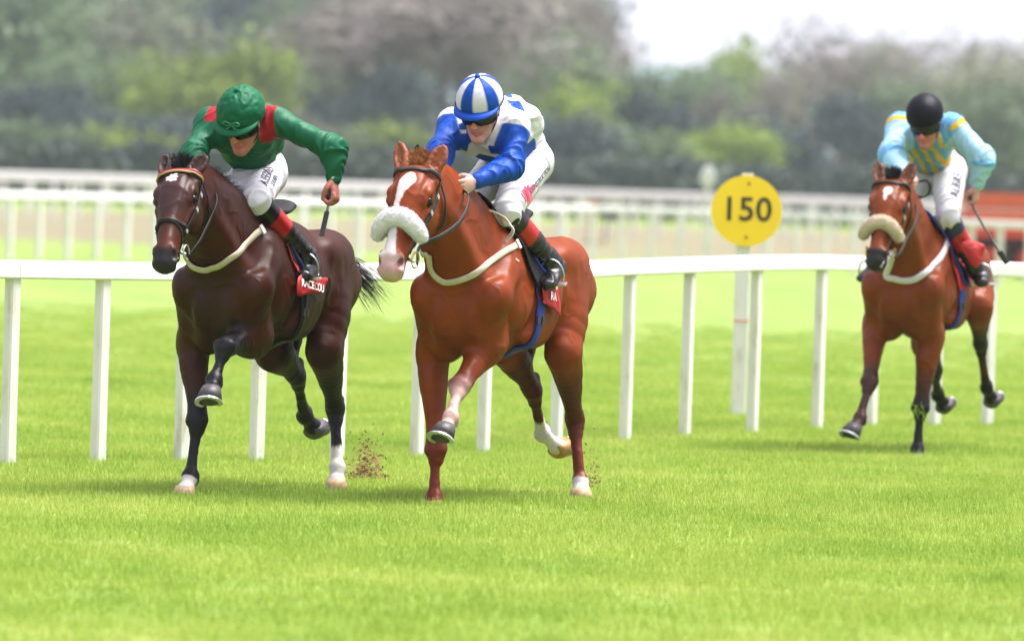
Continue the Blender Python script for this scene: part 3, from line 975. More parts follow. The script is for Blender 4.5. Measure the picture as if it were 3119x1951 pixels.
def hoof_mesh(T, H, S, size=1.0, flex=0.0):
    """hoof + shoe below the pastern that runs T -> H"""
    a, S, fr = leg_dir(H - T, S)
    ang = math.radians(40 + flex)
    sole = a * math.cos(ang) - fr * math.sin(ang)
    toe = a * math.sin(ang) + fr * math.cos(ang)
    n = 24
    top, mid, bot, ins, cen = [], [], [], [], []
    c0 = H - sole * .036 * size - toe * .012
    c1 = H + sole * .040 * size + toe * .012
    def ring(c, rs, rt, shrink=1., heel=.62):
        out = []
        for j in range(n):
            t = 2 * math.pi * j / n
            x, y = math.cos(t), math.sin(t)
            if x < 0: x *= heel
            out.append(c + toe * x * rt * shrink + S * y * rs * shrink)
        return out
    v = ring(c0, .041*size, .043*size) + ring(c0*.72 + c1*.28, .047*size, .051*size) + ring(c1, .058*size, .064*size) + ring(c1 - sole*.002, .058*size, .064*size, .84) + ring(c1 - sole*.014, .058*size, .064*size, .5) + [c1 - sole * .016, c0]
    f = []
    for k in range(4):
        for j in range(n):
            f.append((k*n+j, (k+1)*n+j, (k+1)*n+(j+1)%n, k*n+(j+1)%n))
    f += [(4*n+j, 5*n, 4*n+(j+1)%n) for j in range(n)]
    f += [(j, (j+1)%n, 5*n+1) for j in range(n)]
    # shoe: a horseshoe shaped bar, open at the heel
    sv, sf = [], []
    K = 21
    for j in range(K):
        t = math.radians(-140 + 280 * j / (K - 1))
        x, y = math.cos(t), math.sin(t)
        if x < 0: x *= .62
        for (r, dz) in ((1.04, 0), (1.06, .009), (.74, .009), (.74, 0)):
            sv.append(c1 + toe * x * .064 * size * r + S * y * .058 * size * r + sole * (dz + .0005))
    for j in range(K - 1):
        for k in range(4):
            sf.append((j*4+k, j*4+(k+1)%4, (j+1)*4+(k+1)%4, (j+1)*4+k))
    sf += [(0,1,2,3), tuple(range((K-1)*4+3, (K-1)*4-1, -1))]
    # toe clip
    return v, f, sv, sf, (toe, sole, c1)

def hair(name, roots, dirs, lens, mat, parent, r=.0016, seg=5, curl=.25, droop=.3, M=None, seed=1, stray=.15):
    g = np.random.default_rng(seed)
    V, Fc = [], []
    k = 0
    for p, d, l in zip(roots, dirs, lens):
        p = np.array(p, float); d = nrm(np.array(d) + g.normal(size=3) * stray)
        side = nrm(np.cross(d, g.normal(size=3))); b = np.cross(d, side)
        ph = g.uniform(0, 6)
        for i in range(seg + 1):
            t = i / seg
            q = p + d * l * t + side * l * curl * math.sin(t * 3 + ph) * t * .5 - V3(0, 0, 1) * l * droop * t * t
            w = r * (1 - t) ** .6 + .0003
            for j in range(3):
                a = 2.094 * j
                V.append(q + w * (math.cos(a) * side + math.sin(a) * b))
            if i:
                for j in range(3):
                    Fc.append((k + (i-1)*3 + j, k + (i-1)*3 + (j+1)%3, k + i*3 + (j+1)%3, k + i*3 + j))
        k += (seg + 1) * 3
    return mesh_obj(name, np.array(V), np.array(Fc), mat, parent, True, M=M)

def build_horse(D):
    """D: landmarks and colours of one horse. Returns the root empty, its field and head frame"""
    fr = D['frame']; M = fr.M
    root = empty('racehorse', M)
    cata(root, D['label'], 'horse', 'racehorses galloping on the course')
    f = Field()
    Z = V3(0, 0, 1)
    bz = D.get('bz', 0.)                     # body height offset
    bw = D.get('bw', 1.)
    up = lambda x, y, z: V3(x, y, z + bz)
    # trunk
    f.add([up(-.24,0,1.13), up(-.45,0,1.12), up(-.75,0,1.11), up(-1.0,0,1.13), up(-1.22,0,1.15)],
          [(.175*bw,.31), (.225*bw,.36), (.265*bw,.325), (.25*bw,.285), (.215*bw,.25)], k=.05)
    f.add([up(-.22,0,1.40), up(-.42,0,1.43), up(-.62,0,1.41), up(-.95,0,1.36)], [(.06,.08),(.05,.085),(.07,.07),(.08,.06)], k=.12)   # withers and back
    f.ball(up(-.10, 0, 1.00), (.12,.15,.20), k=.08)                                         # breast
    for s in (-1, 1):
        f.ball(up(-.06, s*.085, 1.02), (.105,.095,.17), k=.02)                              # pectorals, with the groove between
        f.ball(up(-.16, s*.10, .86), (.10,.09,.12), k=.05)
        f.add([up(-.46,s*.10,1.40), up(-.30,s*.165,1.26), up(-.10,s*.17,1.10)], [(.055,.10),(.068,.12),(.085,.11)], k=.06)  # shoulder blade
        f.ball(up(-.06, s*.195, 1.09), (.08,.06,.10), k=.08)                               # point of shoulder
        f.ball(up(-1.22, s*.12, 1.24), (.29,.135,.17), k=.05)                               # croup
        f.ball(up(-1.07, s*.185, 1.29), (.08,.05,.05), k=.10)                                # hip bone
        f.ball(up(-1.40, s*.115, 1.10), (.16,.125,.24), axis=(.3,0,1), k=.05)               # buttock
        f.ball(up(-.62, s*.20, 1.02), (.28,.075,.20), k=.05)                                # ribs
        f.ball(up(-.35, s*.195, 1.07), (.13,.050,.13), (0,1,0), (.5,0,.9), k=.022)           # triceps
        f.add([up(-.545,s*.285,1.24), up(-.50,s*.285,1.05), up(-.43,s*.235,.90)], [.028,.034,.028], k=.04, op='s')
        f.add([up(-.18,s*.225,1.34), up(-.06,s*.205,1.22), up(.03,s*.13,1.16)], [.024,.030,.024], k=.045, op='s')
        f.add([up(-.24,s*.275,1.14), up(-.16,s*.27,1.02), up(-.10,s*.22,.92)], [.022,.030,.022], k=.03, op='s')
        f.add([up(-1.40,s*.265,1.28), up(-1.36,s*.27,1.08), up(-1.33,s*.235,.90)], [.022,.026,.020], k=.03, op='s')
        f.add([up(-1.16,s*.285,1.24), up(-1.14,s*.285,1.05), up(-1.06,s*.25,.92)], [.022,.028,.022], k=.04, op='s')
        f.add([up(.055,s*.115,1.20), up(.062,s*.150,1.05), up(.01,s*.155,.92)], [.024,.032,.024], k=.022, op='s')
        f.add([up(.075,s*.045,.90), up(.045,s*.115,.865), up(-.02,s*.19,.90)], [.020,.028,.020], k=.022, op='s')
        f.add([up(-.97,s*.28,1.28), up(-.93,s*.27,1.08), up(-.93,s*.22,.93)], [.016,.022,.016], k=.05, op='s')
    # legs
    legs = {}
    for key in ('RF', 'LF'):
        s = 1 if key == 'LF' else -1
        E, K, T, H = [fr.loc(C(*p[:3]), p[3]) for p in D[key]]
        E = V3(E[0], E[1], E[2]); legs[key] = (E, K, T, H)
        sh = up(-.06, s*.17, 1.10)
        f.add([sh, E], [(.085,.10), (.07,.10)], k=.05)
        f.add([up(-.40, s*.15, 1.20), E + V3(-.02,0,.02)], [(.06,.12), (.05,.075)], k=.06)
        a, S, dn = leg_dir(K - E)
        q = lambda t, o=0, y=0: E + (K-E)*t + dn*o + S*y
        f.add([q(-.05), q(.22,.012), q(.5,.008), q(.75,.004), q(.97)], [(.084,.100),(.078,.092),(.062,.070),(.049,.054),(.046,.048)], S, k=.045)
        f.add([q(.02,.045,-.005*s), q(.28,.052,-.004*s), q(.62,.03)], [.035,.036,.02], S, k=.02)
        f.add([q(.0,-.03,.035*s), q(.3,-.03,.035*s), q(.6,-.018,.012*s)], [.035,.03,.018], S, k=.02)
        a2, S2, d2 = leg_dir(T - K)
        am = nrm(a + a2); dm = nrm(dn + d2)
        f.add([K - a*.05, K + dm*.004, K + a2*.05], [(.049,.048),(.057,.051),(.040,.040)], S, k=.02)
        f.ball(K - dm*.042 - am*.01, .024, k=.02)
        f.ball(K - S*.036 + dm*.014, .026, k=.015); f.ball(K + S*.036 + dm*.014, .026, k=.015)
        r = lambda t, o=0: K + (T-K)*t + d2*o
        f.add([r(.08,.006), r(.5,.006), r(.95,.003)], [(.030,.026),(.026,.023),(.031,.028)], S2, k=.02)
        f.add([r(.08,-.022), r(.5,-.022), r(.95,-.022)], [(.018,.016),(.016,.015),(.022,.020)], S2, k=.012)
        f.ball(T, (.044,.042,.040), S2, a2, k=.02)
        a3, S3, d3 = leg_dir(H - T)
        f.ball(T - d2*.022 - d3*.017, (.034,.033,.027), S2, a2, k=.015)
        f.add([T, (T+H)/2 - a3*.005, H - a3*.022], [(.038,.037),(.035,.034),(.048,.046)], S3, k=.02)
    for key in ('RH', 'LH'):
        s = 1 if key == 'LH' else -1
        G, K, T, H = [fr.loc(C(*p[:3]), p[3]) for p in D[key]]
        legs[key] = (G, K, T, H)
        hip = up(-1.22, s*.12, 1.20)
        f.add([hip, (hip+G)/2 + V3(-.03,s*.012,0), G], [(.13,.21),(.115,.17),(.085,.12)], k=.05)
        f.add([up(-1.44,s*.10,1.08), G*.45 + K*.55 + V3(-.05,0,.03)], [(.085,.10),(.038,.045)], k=.05)      # hamstrings
        f.ball(G + V3(.03,0,.01), (.07,.065,.075), k=.04)
        a, S, dn = leg_dir(K - G)
        q = lambda t, o=0, y=0: G + (K-G)*t + dn*o + S*y
        f.add([q(.0), q(.25,-.012), q(.55,-.01), q(.8,-.003), q(.98)], [(.090,.115),(.082,.100),(.062,.072),(.045,.054),(.042,.050)], S, k=.04)
        f.add([q(.1,.03,.03*s), q(.45,.028,.02*s), q(.8,.018)], [.042,.036,.018], S, k=.02)
        a2, S2, d2 = leg_dir(T - K)
        ph = K - nrm(d2 + dn*.4)*.055 - a2*.045                                            # point of hock
        f.add([q(.5,-.055), q(.75,-.05), ph], [.020,.015,.021], S, k=.03)
        f.add([ph, K - d2*.028 + a2*.03], [.026,.022], S, k=.03)
        f.add([K - a*.05, K, K + a2*.07], [(.043,.050),(.050,.055),(.037,.038)], S, k=.025)
        f.ball(K + S*s*-.022 + a2*.02, .022, k=.015)
        r = lambda t, o=0: K + (T-K)*t + d2*o
        f.add([r(.1,.006), r(.5,.006), r(.95,.003)], [(.032,.028),(.027,.025),(.032,.029)], S2, k=.02)
        f.add([r(.08,-.024), r(.5,-.024), r(.95,-.023)], [(.020,.018),(.017,.016),(.022,.021)], S2, k=.012)
        f.ball(T, (.046,.044,.042), S2, a2, k=.02)
        a3, S3, d3 = leg_dir(H - T)
        f.ball(T - d2*.022 - d3*.017, (.034,.033,.027), S2, a2, k=.015)
        f.add([T, (T+H)/2 - a3*.005, H - a3*.022], [(.039,.038),(.036,.035),(.049,.047)], S3, k=.02)
    # neck and head
    P = fr.loc(C(*D['poll'][:3]), D['poll'][3]); Mz = fr.loc(C(*D['muzzle'][:3]), D['muzzle'][3])
    A = nrm(Mz - P)
    Lh = np.array(D.get('head_left', (0, 1, 0)), float); Lh = nrm(Lh - A * A.dot(Lh)); Nh = np.cross(A, Lh)
    hs = np.linalg.norm(Mz - P) / .60
    lw = D.get('lw', 1.12)
    h = lambda x, y, z: P + (A*x + Lh*y*lw + Nh*z) * hs
    B0 = up(-.33, 0, 1.22)
    nk = h(.02, 0, -.10)                                       # neck joins behind the poll
    cr_ = h(-.03, 0, -.06)
    B1 = up(-.10, 0, 1.20)
    n1 = B0*.62 + nk*.38 + V3(0,0,.03); n2 = B0*.25 + nk*.75 + V3(0,0,.035)
    Sn = lambda t: nrm(V3(0,1,0)*(1-t) + Lh*t)
    f.add([B0, n1, n2, nk], [(.17,.31),(.14,.255),(.108,.195),(.088,.145)], [Sn(0),Sn(.3),Sn(.8),Sn(1)], k=.06, sub=4)
    crest = lambda t: (B0*(1-t) + nk*t)
    f.add([up(.10,0,1.20), up(.085,0,1.05), up(.055,0,.90)], [.026,.038,.028], k=.025, op='s')       # cleft of the breast
    for s in (-1, 1):                                          # jugular groove, brachial muscle
        f.add([h(.08,s*.05,-.14), n2 + V3(.05,s*.055,-.09), n1 + V3(.10,s*.085,-.14), up(-.07,s*.09,1.13)], [.030,.042,.06,.07], k=.07)
    # skull
    f.add([h(.015,0,-.035), h(.10,0,-.03), h(.19,0,-.03), h(.28,0,-.038), h(.38,0,-.046), h(.48,0,-.052), h(.555,0,-.058)],
          np.array([(.080,.07),(.098,.080),(.098,.086),(.080,.078),(.062,.066),(.055,.058),(.056,.055)])*hs, Lh, k=.03, sub=4)
    f.add([h(.05,0,.035), h(.17,0,.048), h(.30,0,.028), h(.42,0,.006), h(.52,0,-.008)], np.array([(.05,.02),(.058,.02),(.036,.018),(.028,.018),(.03,.02)])*hs, Lh, k=.04)
    for s in (-1, 1):
        f.ball(h(.16, s*.046, -.12), np.array((.13,.040,.115))*hs, Lh, A, k=.035)          # cheek
        f.add([h(.12,s*.074,.004), h(.165,s*.082,.018), h(.215,s*.076,.008)], np.array([.018,.020,.014])*hs, Lh, k=.03)      # brow
        f.add([h(.235,s*.080,-.030), h(.30,s*.066,-.034), h(.365,s*.055,-.038)], np.array([.013,.012,.008])*hs, Lh, k=.015)  # facial crest
        f.add([h(.02,s*.055,.0), h(.075,s*.082,-.012)], np.array([.03,.02])*hs, Lh, k=.03)
        f.ball(h(.195, s*.093, -.012), np.array((.030,.020,.024))*hs, Lh, A, k=.012, op='s')     # eye socket
        # nostril wing and hole
        f.add([h(.515,s*.038,-.012), h(.548,s*.050,-.022), h(.570,s*.046,-.048)], np.array([.016,.021,.016])*hs, Lh, k=.02)
        f.ball(h(.553, s*.056, -.018), np.array((.030,.019,.017))*hs, Lh, nrm(A*.8 - Nh*.6), k=.012, op='s')
        f.ball(h(.43, s*.05, -.088), np.array((.09,.012,.003))*hs, Lh, A, k=.012, op='s')
        # lips: mouth corner line
        f.add([h(.455,s*.05,-.098), h(.53,s*.052,-.100), h(.59,s*.03,-.097)], np.array([.005,.007,.008])*hs*D.get('mouth',1), Lh, k=.012, op='s')
    f.add([h(.20,0,-.185), h(.32,0,-.135), h(.43,0,-.115)], np.array([(.040,.030),(.032,.026),(.028,.022)])*hs, Lh, k=.03)   # mandible
    f.ball(h(.585, 0, -.068), np.array((.026,.050,.036))*hs, Lh, A, k=.025)                # upper lip
    f.add([h(.42,0,-.12), h(.50,0,-.125), h(.545,0,-.122)], np.array([(.028,.020),(.033,.022),(.034,.024)])*hs, Lh, k=.012)  # lower lip and chin
    # ears
    ears = []
    for key, s in (('earR', -1), ('earL', 1)):
        tip = fr.loc(C(*D[key][:3]), D[key][3])
        b = h(.035, s*.060, .010)
        ax = nrm(tip - b); L_ = np.linalg.norm(tip - b)
        face = nrm(Nh*.9 + Lh*s*.35 - ax*ax.dot(Nh*.9 + Lh*s*.35)); wd = np.cross(ax, face)
        f.add([b, b+ax*L_*.25, b+ax*L_*.52, b+ax*L_*.8, tip], [(.040,.032),(.044,.032),(.046,.026),(.032,.018),(.006,.006)], wd, k=.025, sub=4)
        f.add([b+ax*L_*.22+face*.022, b+ax*L_*.55+face*.018, b+ax*L_*.85+face*.010], [(.017,.017),(.024,.016),(.008,.007)], wd, k=.008, op='s')
        ears.append((b, ax, L_, face))
    # dock
    tb = up(-1.46, 0, 1.30)
    f.add([up(-1.30,0,1.34), tb, tb + V3(-.10,0,-.02)], [.05,.035,.022], k=.05)
    v, q = f.mesh(D.get('h', .014), 1)
    # veins and fine muscle relief on the real surface
    g = f.normal(v)
    amp = .0045 * fbm(v * V3(7, 7, 7), 2) + .0032 * (1 - np.abs(noise3(v * 9)) * 7).clip(0, 1) * (noise3(v*3+4) > -.1)
    v = v + g * amp[:, None] * .9
    # ------------ coat colours (markings, mottling and darker body zones)
    base = np.array(D['coat'])
    n = len(v)
    col = np.repeat(base[None], n, 0)
    m = fbm(v * 5, 3)
    col = col * (1 + .16 * m)[:, None]
    if 'dark' in D:                                           # darker topline, breast and lower legs
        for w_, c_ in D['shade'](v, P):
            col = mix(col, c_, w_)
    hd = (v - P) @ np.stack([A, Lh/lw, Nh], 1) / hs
    onhead = (hd[:,0] > .0) & (np.abs(hd[:,1]) < .14) & (hd[:,2] > -.2) & (hd[:,0] < .75)
    for key, mk in D['legcol'].items():
        E, K, T, H = legs[key]
        for (seg, t0, t1, c_) in mk:                           # seg 0 upper, 1 cannon, 2 pastern
            pa, pb = ((E, K), (K, T), (T, H))[seg]
            d = pb - pa; L_ = np.linalg.norm(d); d = d / L_
            t = (v - pa) @ d / L_
            # distance to the whole lower limb
            dist = np.full(n, 9.)
            for x0, x1 in ((E + (K-E)*.0, K), (K, T), (T, H)):
                e = x1 - x0; tt = np.clip(((v - x0) @ e) / e.dot(e), 0, 1)
                dist = np.minimum(dist, np.linalg.norm(v - x0 - tt[:,None]*e, axis=1))
            wob = .10 * noise3(v * 13) + (.05 * noise3(v * 60) if t1 < .05 else 0)
            param = np.full(n, -9.)
            bestd = np.full(n, 9.)
            for i_, (x0, x1) in enumerate(((E, K), (K, T), (T, H))):
                e = x1 - x0; tt = ((v - x0) @ e) / e.dot(e); tc = np.clip(tt, 0 if i_ else -1, 1 if i_ < 2 else 2)
                dd = np.linalg.norm(v - x0 - np.clip(tc,0,1)[:,None]*e, axis=1)
                mm = dd < bestd - 1e-4
                param = np.where(mm, i_ + tc, param); bestd = np.minimum(bestd, dd)
            w_ = sstep(seg + t0 - .04 - t1, seg + t0 + .04 + t1, param + wob * (1 + 3*t1)) * (bestd < .125)
            col = mix(col, c_, w_)
    if 'face' in D:
        for w_, c_ in D['face'](hd, v, onhead):
            col = mix(col, c_, w_)
    # ears: paler hair inside, dark rims
    for b, ax, L_, face in ears:
        d_ = v - b; t = d_ @ ax / L_; rr = np.linalg.norm(d_ - np.outer(d_ @ ax, ax), axis=1)
        col = mix(col, D.get('eartip', base*.4), sstep(.72, 1.0, t) * (rr < .06) * .8)
        ins = (d_ @ face > -.012) * (np.einsum('ij,j->i', g, face) > .3) * (t > .1) * (t < .95) * (rr < .06)
        col = mix(col, D.get('earin', base*.6), ins * .6)
    # nostril hollows coloured darker than the muzzle around them
    for s in (-1, 1):
        dn_ = np.linalg.norm((hd - V3(.553, s*.052, -.018)) / V3(.032, .021, .019), axis=1)
        col = mix(col, D.get('nost', (.015,.008,.008)), (1 - sstep(.75, 1.05, dn_)))
    col = col.clip(.002, .9)
    body = mesh_obj('body', v, q, D['mat'], root, True, col=col)
    # eyes
    for s in (-1, 1):
        e = h(.195, s*.079, -.010)
        me_v, me_f = uv_sphere(e, .0262*hs, 18, 12)
        mesh_obj('eye', me_v, me_f, M_eye, root, True)
        # lids: thin rims following the socket
        ring = []
        for j in range(14):
            t = 2*math.pi*j/14
            ring.append(e + (A*math.cos(t)*.024 + Nh*math.sin(t)*.0175 + Lh*s*(.0135 - .006*abs(math.cos(t))))*hs)
        mb = MB(); mb.tube(ring, .0036*hs, 6, closed=True)
        mb.build('eyelid', M_lid, root, True)
        mb = MB()
        for j in range(6):
            t = math.radians(40 + 100*j/5)
            p0 = e + (A*math.cos(t)*.021 + Nh*math.sin(t)*.015 + Lh*s*.014)*hs
            mb.tube([p0, p0 + (Lh*s*.010 + Nh*.010*math.sin(t) + A*.004*math.cos(t))*hs], [.0009,.0003], 4)
        mb.build('eyelashes', M_lid, root, True)
    # hooves
    for key in ('RF','LF','RH','LH'):
        E, K, T, H = legs[key]
        flex = D.get('flex', {}).get(key, 0)
        hv, hf, sv, sf, _ = hoof_mesh(T, H, V3(0,1,0), 1.2, flex)
        ho = mesh_obj('hoof', hv, hf, D['hoofmat'][key], root, True)
        mesh_obj('horseshoe', sv, sf, M_steel, ho, False)
    # mane
    g = np.random.default_rng(11)
    roots, dirs, lens = [], [], []
    nm = D.get('mane_n', 900)
    for i in range(nm):
        t = g.uniform(.12, 1.0) ** .8
        c = crest(t) + V3(0, g.normal()*.012, 0)
        upn = nrm(np.cross(nrm(nk - B0), V3(0,1,0)) * 1.0)
        if upn[2] < 0: upn = -upn
        hh = np.interp(t, [0,.38,.75,1], [.28,.265,.21,.14])
        roots.append(c + upn*hh*.93)
        dirs.append(nrm(V3(-.8, g.normal()*.3 + D.get('mane_side', -.6), .35)))
        lens.append(g.uniform(.05,.10) * D.get('mane_len', 1.))
    for i in range(D.get('fore_n', 350)):                      # forelock and poll tuft
        y = g.normal()*.026
        roots.append(h(g.uniform(-.055,.03), y, .03 - abs(y)*.2))
        fd = D.get('fore_dir', (.1, 0, .9))
        dirs.append(nrm(A*fd[0] + Lh*(fd[1] + y*9) + Nh*.25 + V3(0,0,fd[2])))
        lens.append(g.uniform(.04,.085) * D.get('fore_len', 1.))
    hair('mane', roots, dirs, lens, D['hairmat'], root, r=.0022, curl=.5, droop=.15, seed=5)
    # tail
    roots, dirs, lens = [], [], []
    for i in range(D.get('tail_n', 260)):
        roots.append(tb + V3(-.06 - g.uniform(0,.05), g.normal()*.015, g.normal()*.012))
        dirs.append(nrm(np.array(D.get('tail_dir', (-.75, .35, -.5))) + g.normal(size=3)*.09))
        lens.append(g.uniform(.35,.72) * D.get('tail_len', 1.))
    hair('tail', roots, dirs, lens, D['hairmat'], root, r=.0028, seg=7, curl=.16, droop=.25, seed=9, stray=.03)
    for o in root.children: pass
    info = dict(root=root, field=f, h=h, A=A, L=Lh, N=Nh, hs=hs, P=P, frame=fr, legs=legs, tb=tb, up=up)
    for k_ in legs:
        E, K, T, H = legs[k_]
        print(k_, 'len', *['%.2f' % np.linalg.norm(b-a) for a, b in ((E,K),(K,T),(T,H))], 'pts', *[np.round(x,2) for x in (E,K,T,H)])
    print('poll', P.round(2), 'muz', Mz.round(2), 'hs', round(hs,2))
    return info

M_eye = simple_mat('eye', (.005,.003,.002), .12, spec=.25, var=.02)
M_lid = simple_mat('eyelid skin', (.012,.006,.005), .5, spec=.2)
M_steel = simple_mat('worn aluminium', (.55,.56,.58), .35, .9, .15, 60)
M_hoof_dark = simple_mat('dark hoof horn', (.06,.052,.058), .5, bump=.3, bscale=90, var=.3, vscale=40)
M_hoof_pale = simple_mat('pale hoof horn', (.48,.33,.19), .5, bump=.3, bscale=90, var=.25, vscale=40)
M_hoof_ochre = simple_mat('ochre hoof horn', (.38,.20,.07), .45, bump=.3, bscale=90, var=.4, vscale=30)
M_hair_black = simple_mat('black horsehair', (.006,.006,.009), .5, var=.2)
M_hair_red = simple_mat('chestnut horsehair', (.36,.13,.035), .5, var=.2)
def coat_mat(name):
    return attr_mat(name, rough=.40, bump=.45, bscale=160, stretch=(1, 1, .35), coat=.02, spec=.19, sheen=0, dist=.002, mottle=.16, mscale=9)
M_coat_bay = coat_mat('dark bay coat'); M_coat_chestnut = coat_mat('chestnut coat'); M_coat_lightbay = coat_mat('light bay coat')
WHITE = (.60,.56,.55)
BLK = (.007,.006,.009)
def star(hd, cx, cy, r, pts=7, sharp=.35):
    dx, dy = hd[:,0]-cx, hd[:,1]-cy
    a = np.arctan2(dy, dx); R = np.hypot(dx, dy)
    return 1 - sstep(.85, 1.1, R / (r * (1 + sharp * np.cos(a*pts + .6) * .5 + .15*np.sin(a*3))))

# --- the dark bay on the left
def shade1(v, P):
    n = noise3(v*4)
    yield sstep(1.28, 1.55, v[:,2] + .04*n) * sstep(.3, -.2, v[:,0]) * .75, (.014,.005,.004)
    yield sstep(.25, .0, np.abs(v[:,1])) * sstep(1.3, .95, v[:,2]) * sstep(-.9, -.1, v[:,0]) * .35, (.016,.005,.004)  # breast and belly darken towards the midline
    yield sstep(.2,.55,noise3(v*2.3+5)+.3)*.25, (.075,.014,.0035)
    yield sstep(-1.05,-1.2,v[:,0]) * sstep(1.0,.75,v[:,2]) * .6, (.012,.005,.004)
def face1(hd, v, on):
    yield on * sstep(.50,.545, hd[:,0] + .01*noise3(v*40)) , (.020,.016,.020)
    yield on * sstep(.12,.0,np.abs(hd[:,1]))*sstep(.35,.30,hd[:,0])*sstep(.0,.03,hd[:,2])*.65, (.035,.015,.018)
    yield on * sstep(.40,.50,hd[:,0])*sstep(.56,.50,hd[:,0])*.35, (.11,.022,.006)
    yield on * (hd[:,2] > .0) * star(hd, .110, -.008, .027) , WHITE
H1 = dict(frame=Frame((660, 987), 35.35, 19.5), label='dark bay racehorse with a white star on its forehead, galloping on the left',
    RF=[(2,400,430,-.27),(2,425,925,-.14),(2,379,1284,-.06),(2,337,1394,.02)],
    LF=[(2,790,400,-.22),(2,600,455,.14),(2,530,665,.24),(2,505,758,.33)],
    RH=[(2,900,480,-1.05),(2,1058,640,-1.35),(2,1110,895,-1.62),(2,1172,978,-1.72)],
    LH=[(2,1235,480,-1.04),(2,1305,845,-1.40),(2,1318,1226,-1.30),(2,1310,1341,-1.25)],
    poll=(7,405,285,.42), muzzle=(7,175,1265,.84), earR=(7,213,108,.38), earL=(7,683,108,.40),
    coat=(.032,.0062,.0010), dark=1, shade=shade1, face=face1, head_left=(.03,1,0),
    legcol={'RF': [(0,.62,.2,BLK),(2,.15,.0,WHITE)], 'LF': [(0,.55,.2,BLK)], 'RH': [(0,.35,.2,BLK)],
            'LH': [(0,.35,.2,BLK),(1,.66,.0,WHITE)]},
    hoofmat={'RF':M_hoof_pale,'LF':M_hoof_dark,'RH':M_hoof_dark,'LH':M_hoof_pale}, flex={'RH':35,'LF':-16},
    hairmat=M_hair_black, mat=M_coat_bay, eartip=BLK, earin=(.09,.05,.05), mane_side=.2, fore_n=480, fore_len=.75,
    tail_dir=(-.65,.50,-.40), tail_len=.62, tail_n=200)
# --- the chestnut in the middle
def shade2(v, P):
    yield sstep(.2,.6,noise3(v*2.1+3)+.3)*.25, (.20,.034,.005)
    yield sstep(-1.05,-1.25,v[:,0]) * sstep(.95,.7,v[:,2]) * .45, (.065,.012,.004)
    yield sstep(.15,.0,np.abs(v[:,1]))*sstep(1.0,.8,v[:,2])*.3, (.07,.012,.004)  # tone drops low down near the midline
def face2(hd, v, on):
    x, y = hd[:,0], hd[:,1] + .004*noise3(v*45)
    ctr = np.interp(x, [.1,.15,.2,.26,.32,.6], [-.002,-.006,-.016,-.024,-.024,-.018])
    wd = np.interp(x, [.078,.09,.13,.165,.20,.26,.31,.36,.44,.50,.56,.62], [0,.020,.036,.031,.018,.012,.014,.024,.032,.040,.050,.06])
    yield on * (hd[:,2] > -.035) * sstep(1.12,.95, np.abs(y-ctr)/np.maximum(wd,1e-4)), WHITE
    n = noise3(v*35)
    yield on * sstep(.505,.545, x + .012*n) * sstep(-.12,-.06,hd[:,2]) , (.56,.38,.37)
    yield on * sstep(.54,.585, x + .014*n) * .8, (.50,.27,.27)
    yield on * sstep(.42,.48,x)*sstep(-.085,-.10,hd[:,2]) , (.22,.19,.20)
    yield on * sstep(.59,.61,x+.01*n)*.5, (.45,.36,.33)
H2 = dict(frame=Frame((1388, 987), 35.2, 20.5), label='bright chestnut racehorse with a broad white blaze and pink nose, leading in the middle',
    RF=[(4,492,470,-.27),(4,508,1085,-.17),(4,496,1378,-.12),(4,496,1456,-.04)],
    LF=[(4,840,420,-.24),(4,655,690,.08),(4,598,880,.26),(4,556,968,.34)],
    RH=[(4,930,430,-1.04),(4,1110,715,-1.34),(4,1168,985,-1.55),(4,1275,1070,-1.66)],
    LH=[(4,1300,480,-1.06),(4,1372,900,-1.42),(4,1403,1276,-1.32),(4,1408,1361,-1.27)],
    poll=(3,430,670,.42), muzzle=(3,205,1330,.85), earR=(3,288,495,.38), earL=(3,598,515,.40),
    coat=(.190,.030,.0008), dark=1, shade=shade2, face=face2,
    legcol={'RF': [(0,.9,.1,(.14,.020,.006))], 'LF': [(0,.8,.1,(.12,.019,.010)),(1,.10,.22,(.48,.31,.28)),(2,.5,.2,(.5,.28,.18))],
            'RH': [(0,.3,.2,(.07,.012,.004)),(1,.66,.0,WHITE),(2,.8,.1,(.6,.45,.30))], 'LH': [(0,.25,.2,(.07,.012,.004)),(1,.3,.2,(.13,.021,.006)),(1,.97,.0,WHITE)]},
    hoofmat={'RF':M_hoof_ochre,'LF':M_hoof_dark,'RH':M_hoof_ochre,'LH':M_hoof_pale}, flex={'RH':30,'LF':-24},
    mouth=1.6, hairmat=M_hair_red, mat=M_coat_chestnut, eartip=(.2,.04,.015), earin=(.30,.10,.05), nost=(.16,.05,.06),
    mane_side=-.5, mane_n=500, fore_n=520, fore_len=.75, tail_n=110, tail_len=.9, tail_dir=(-.55,-.12,-.8))
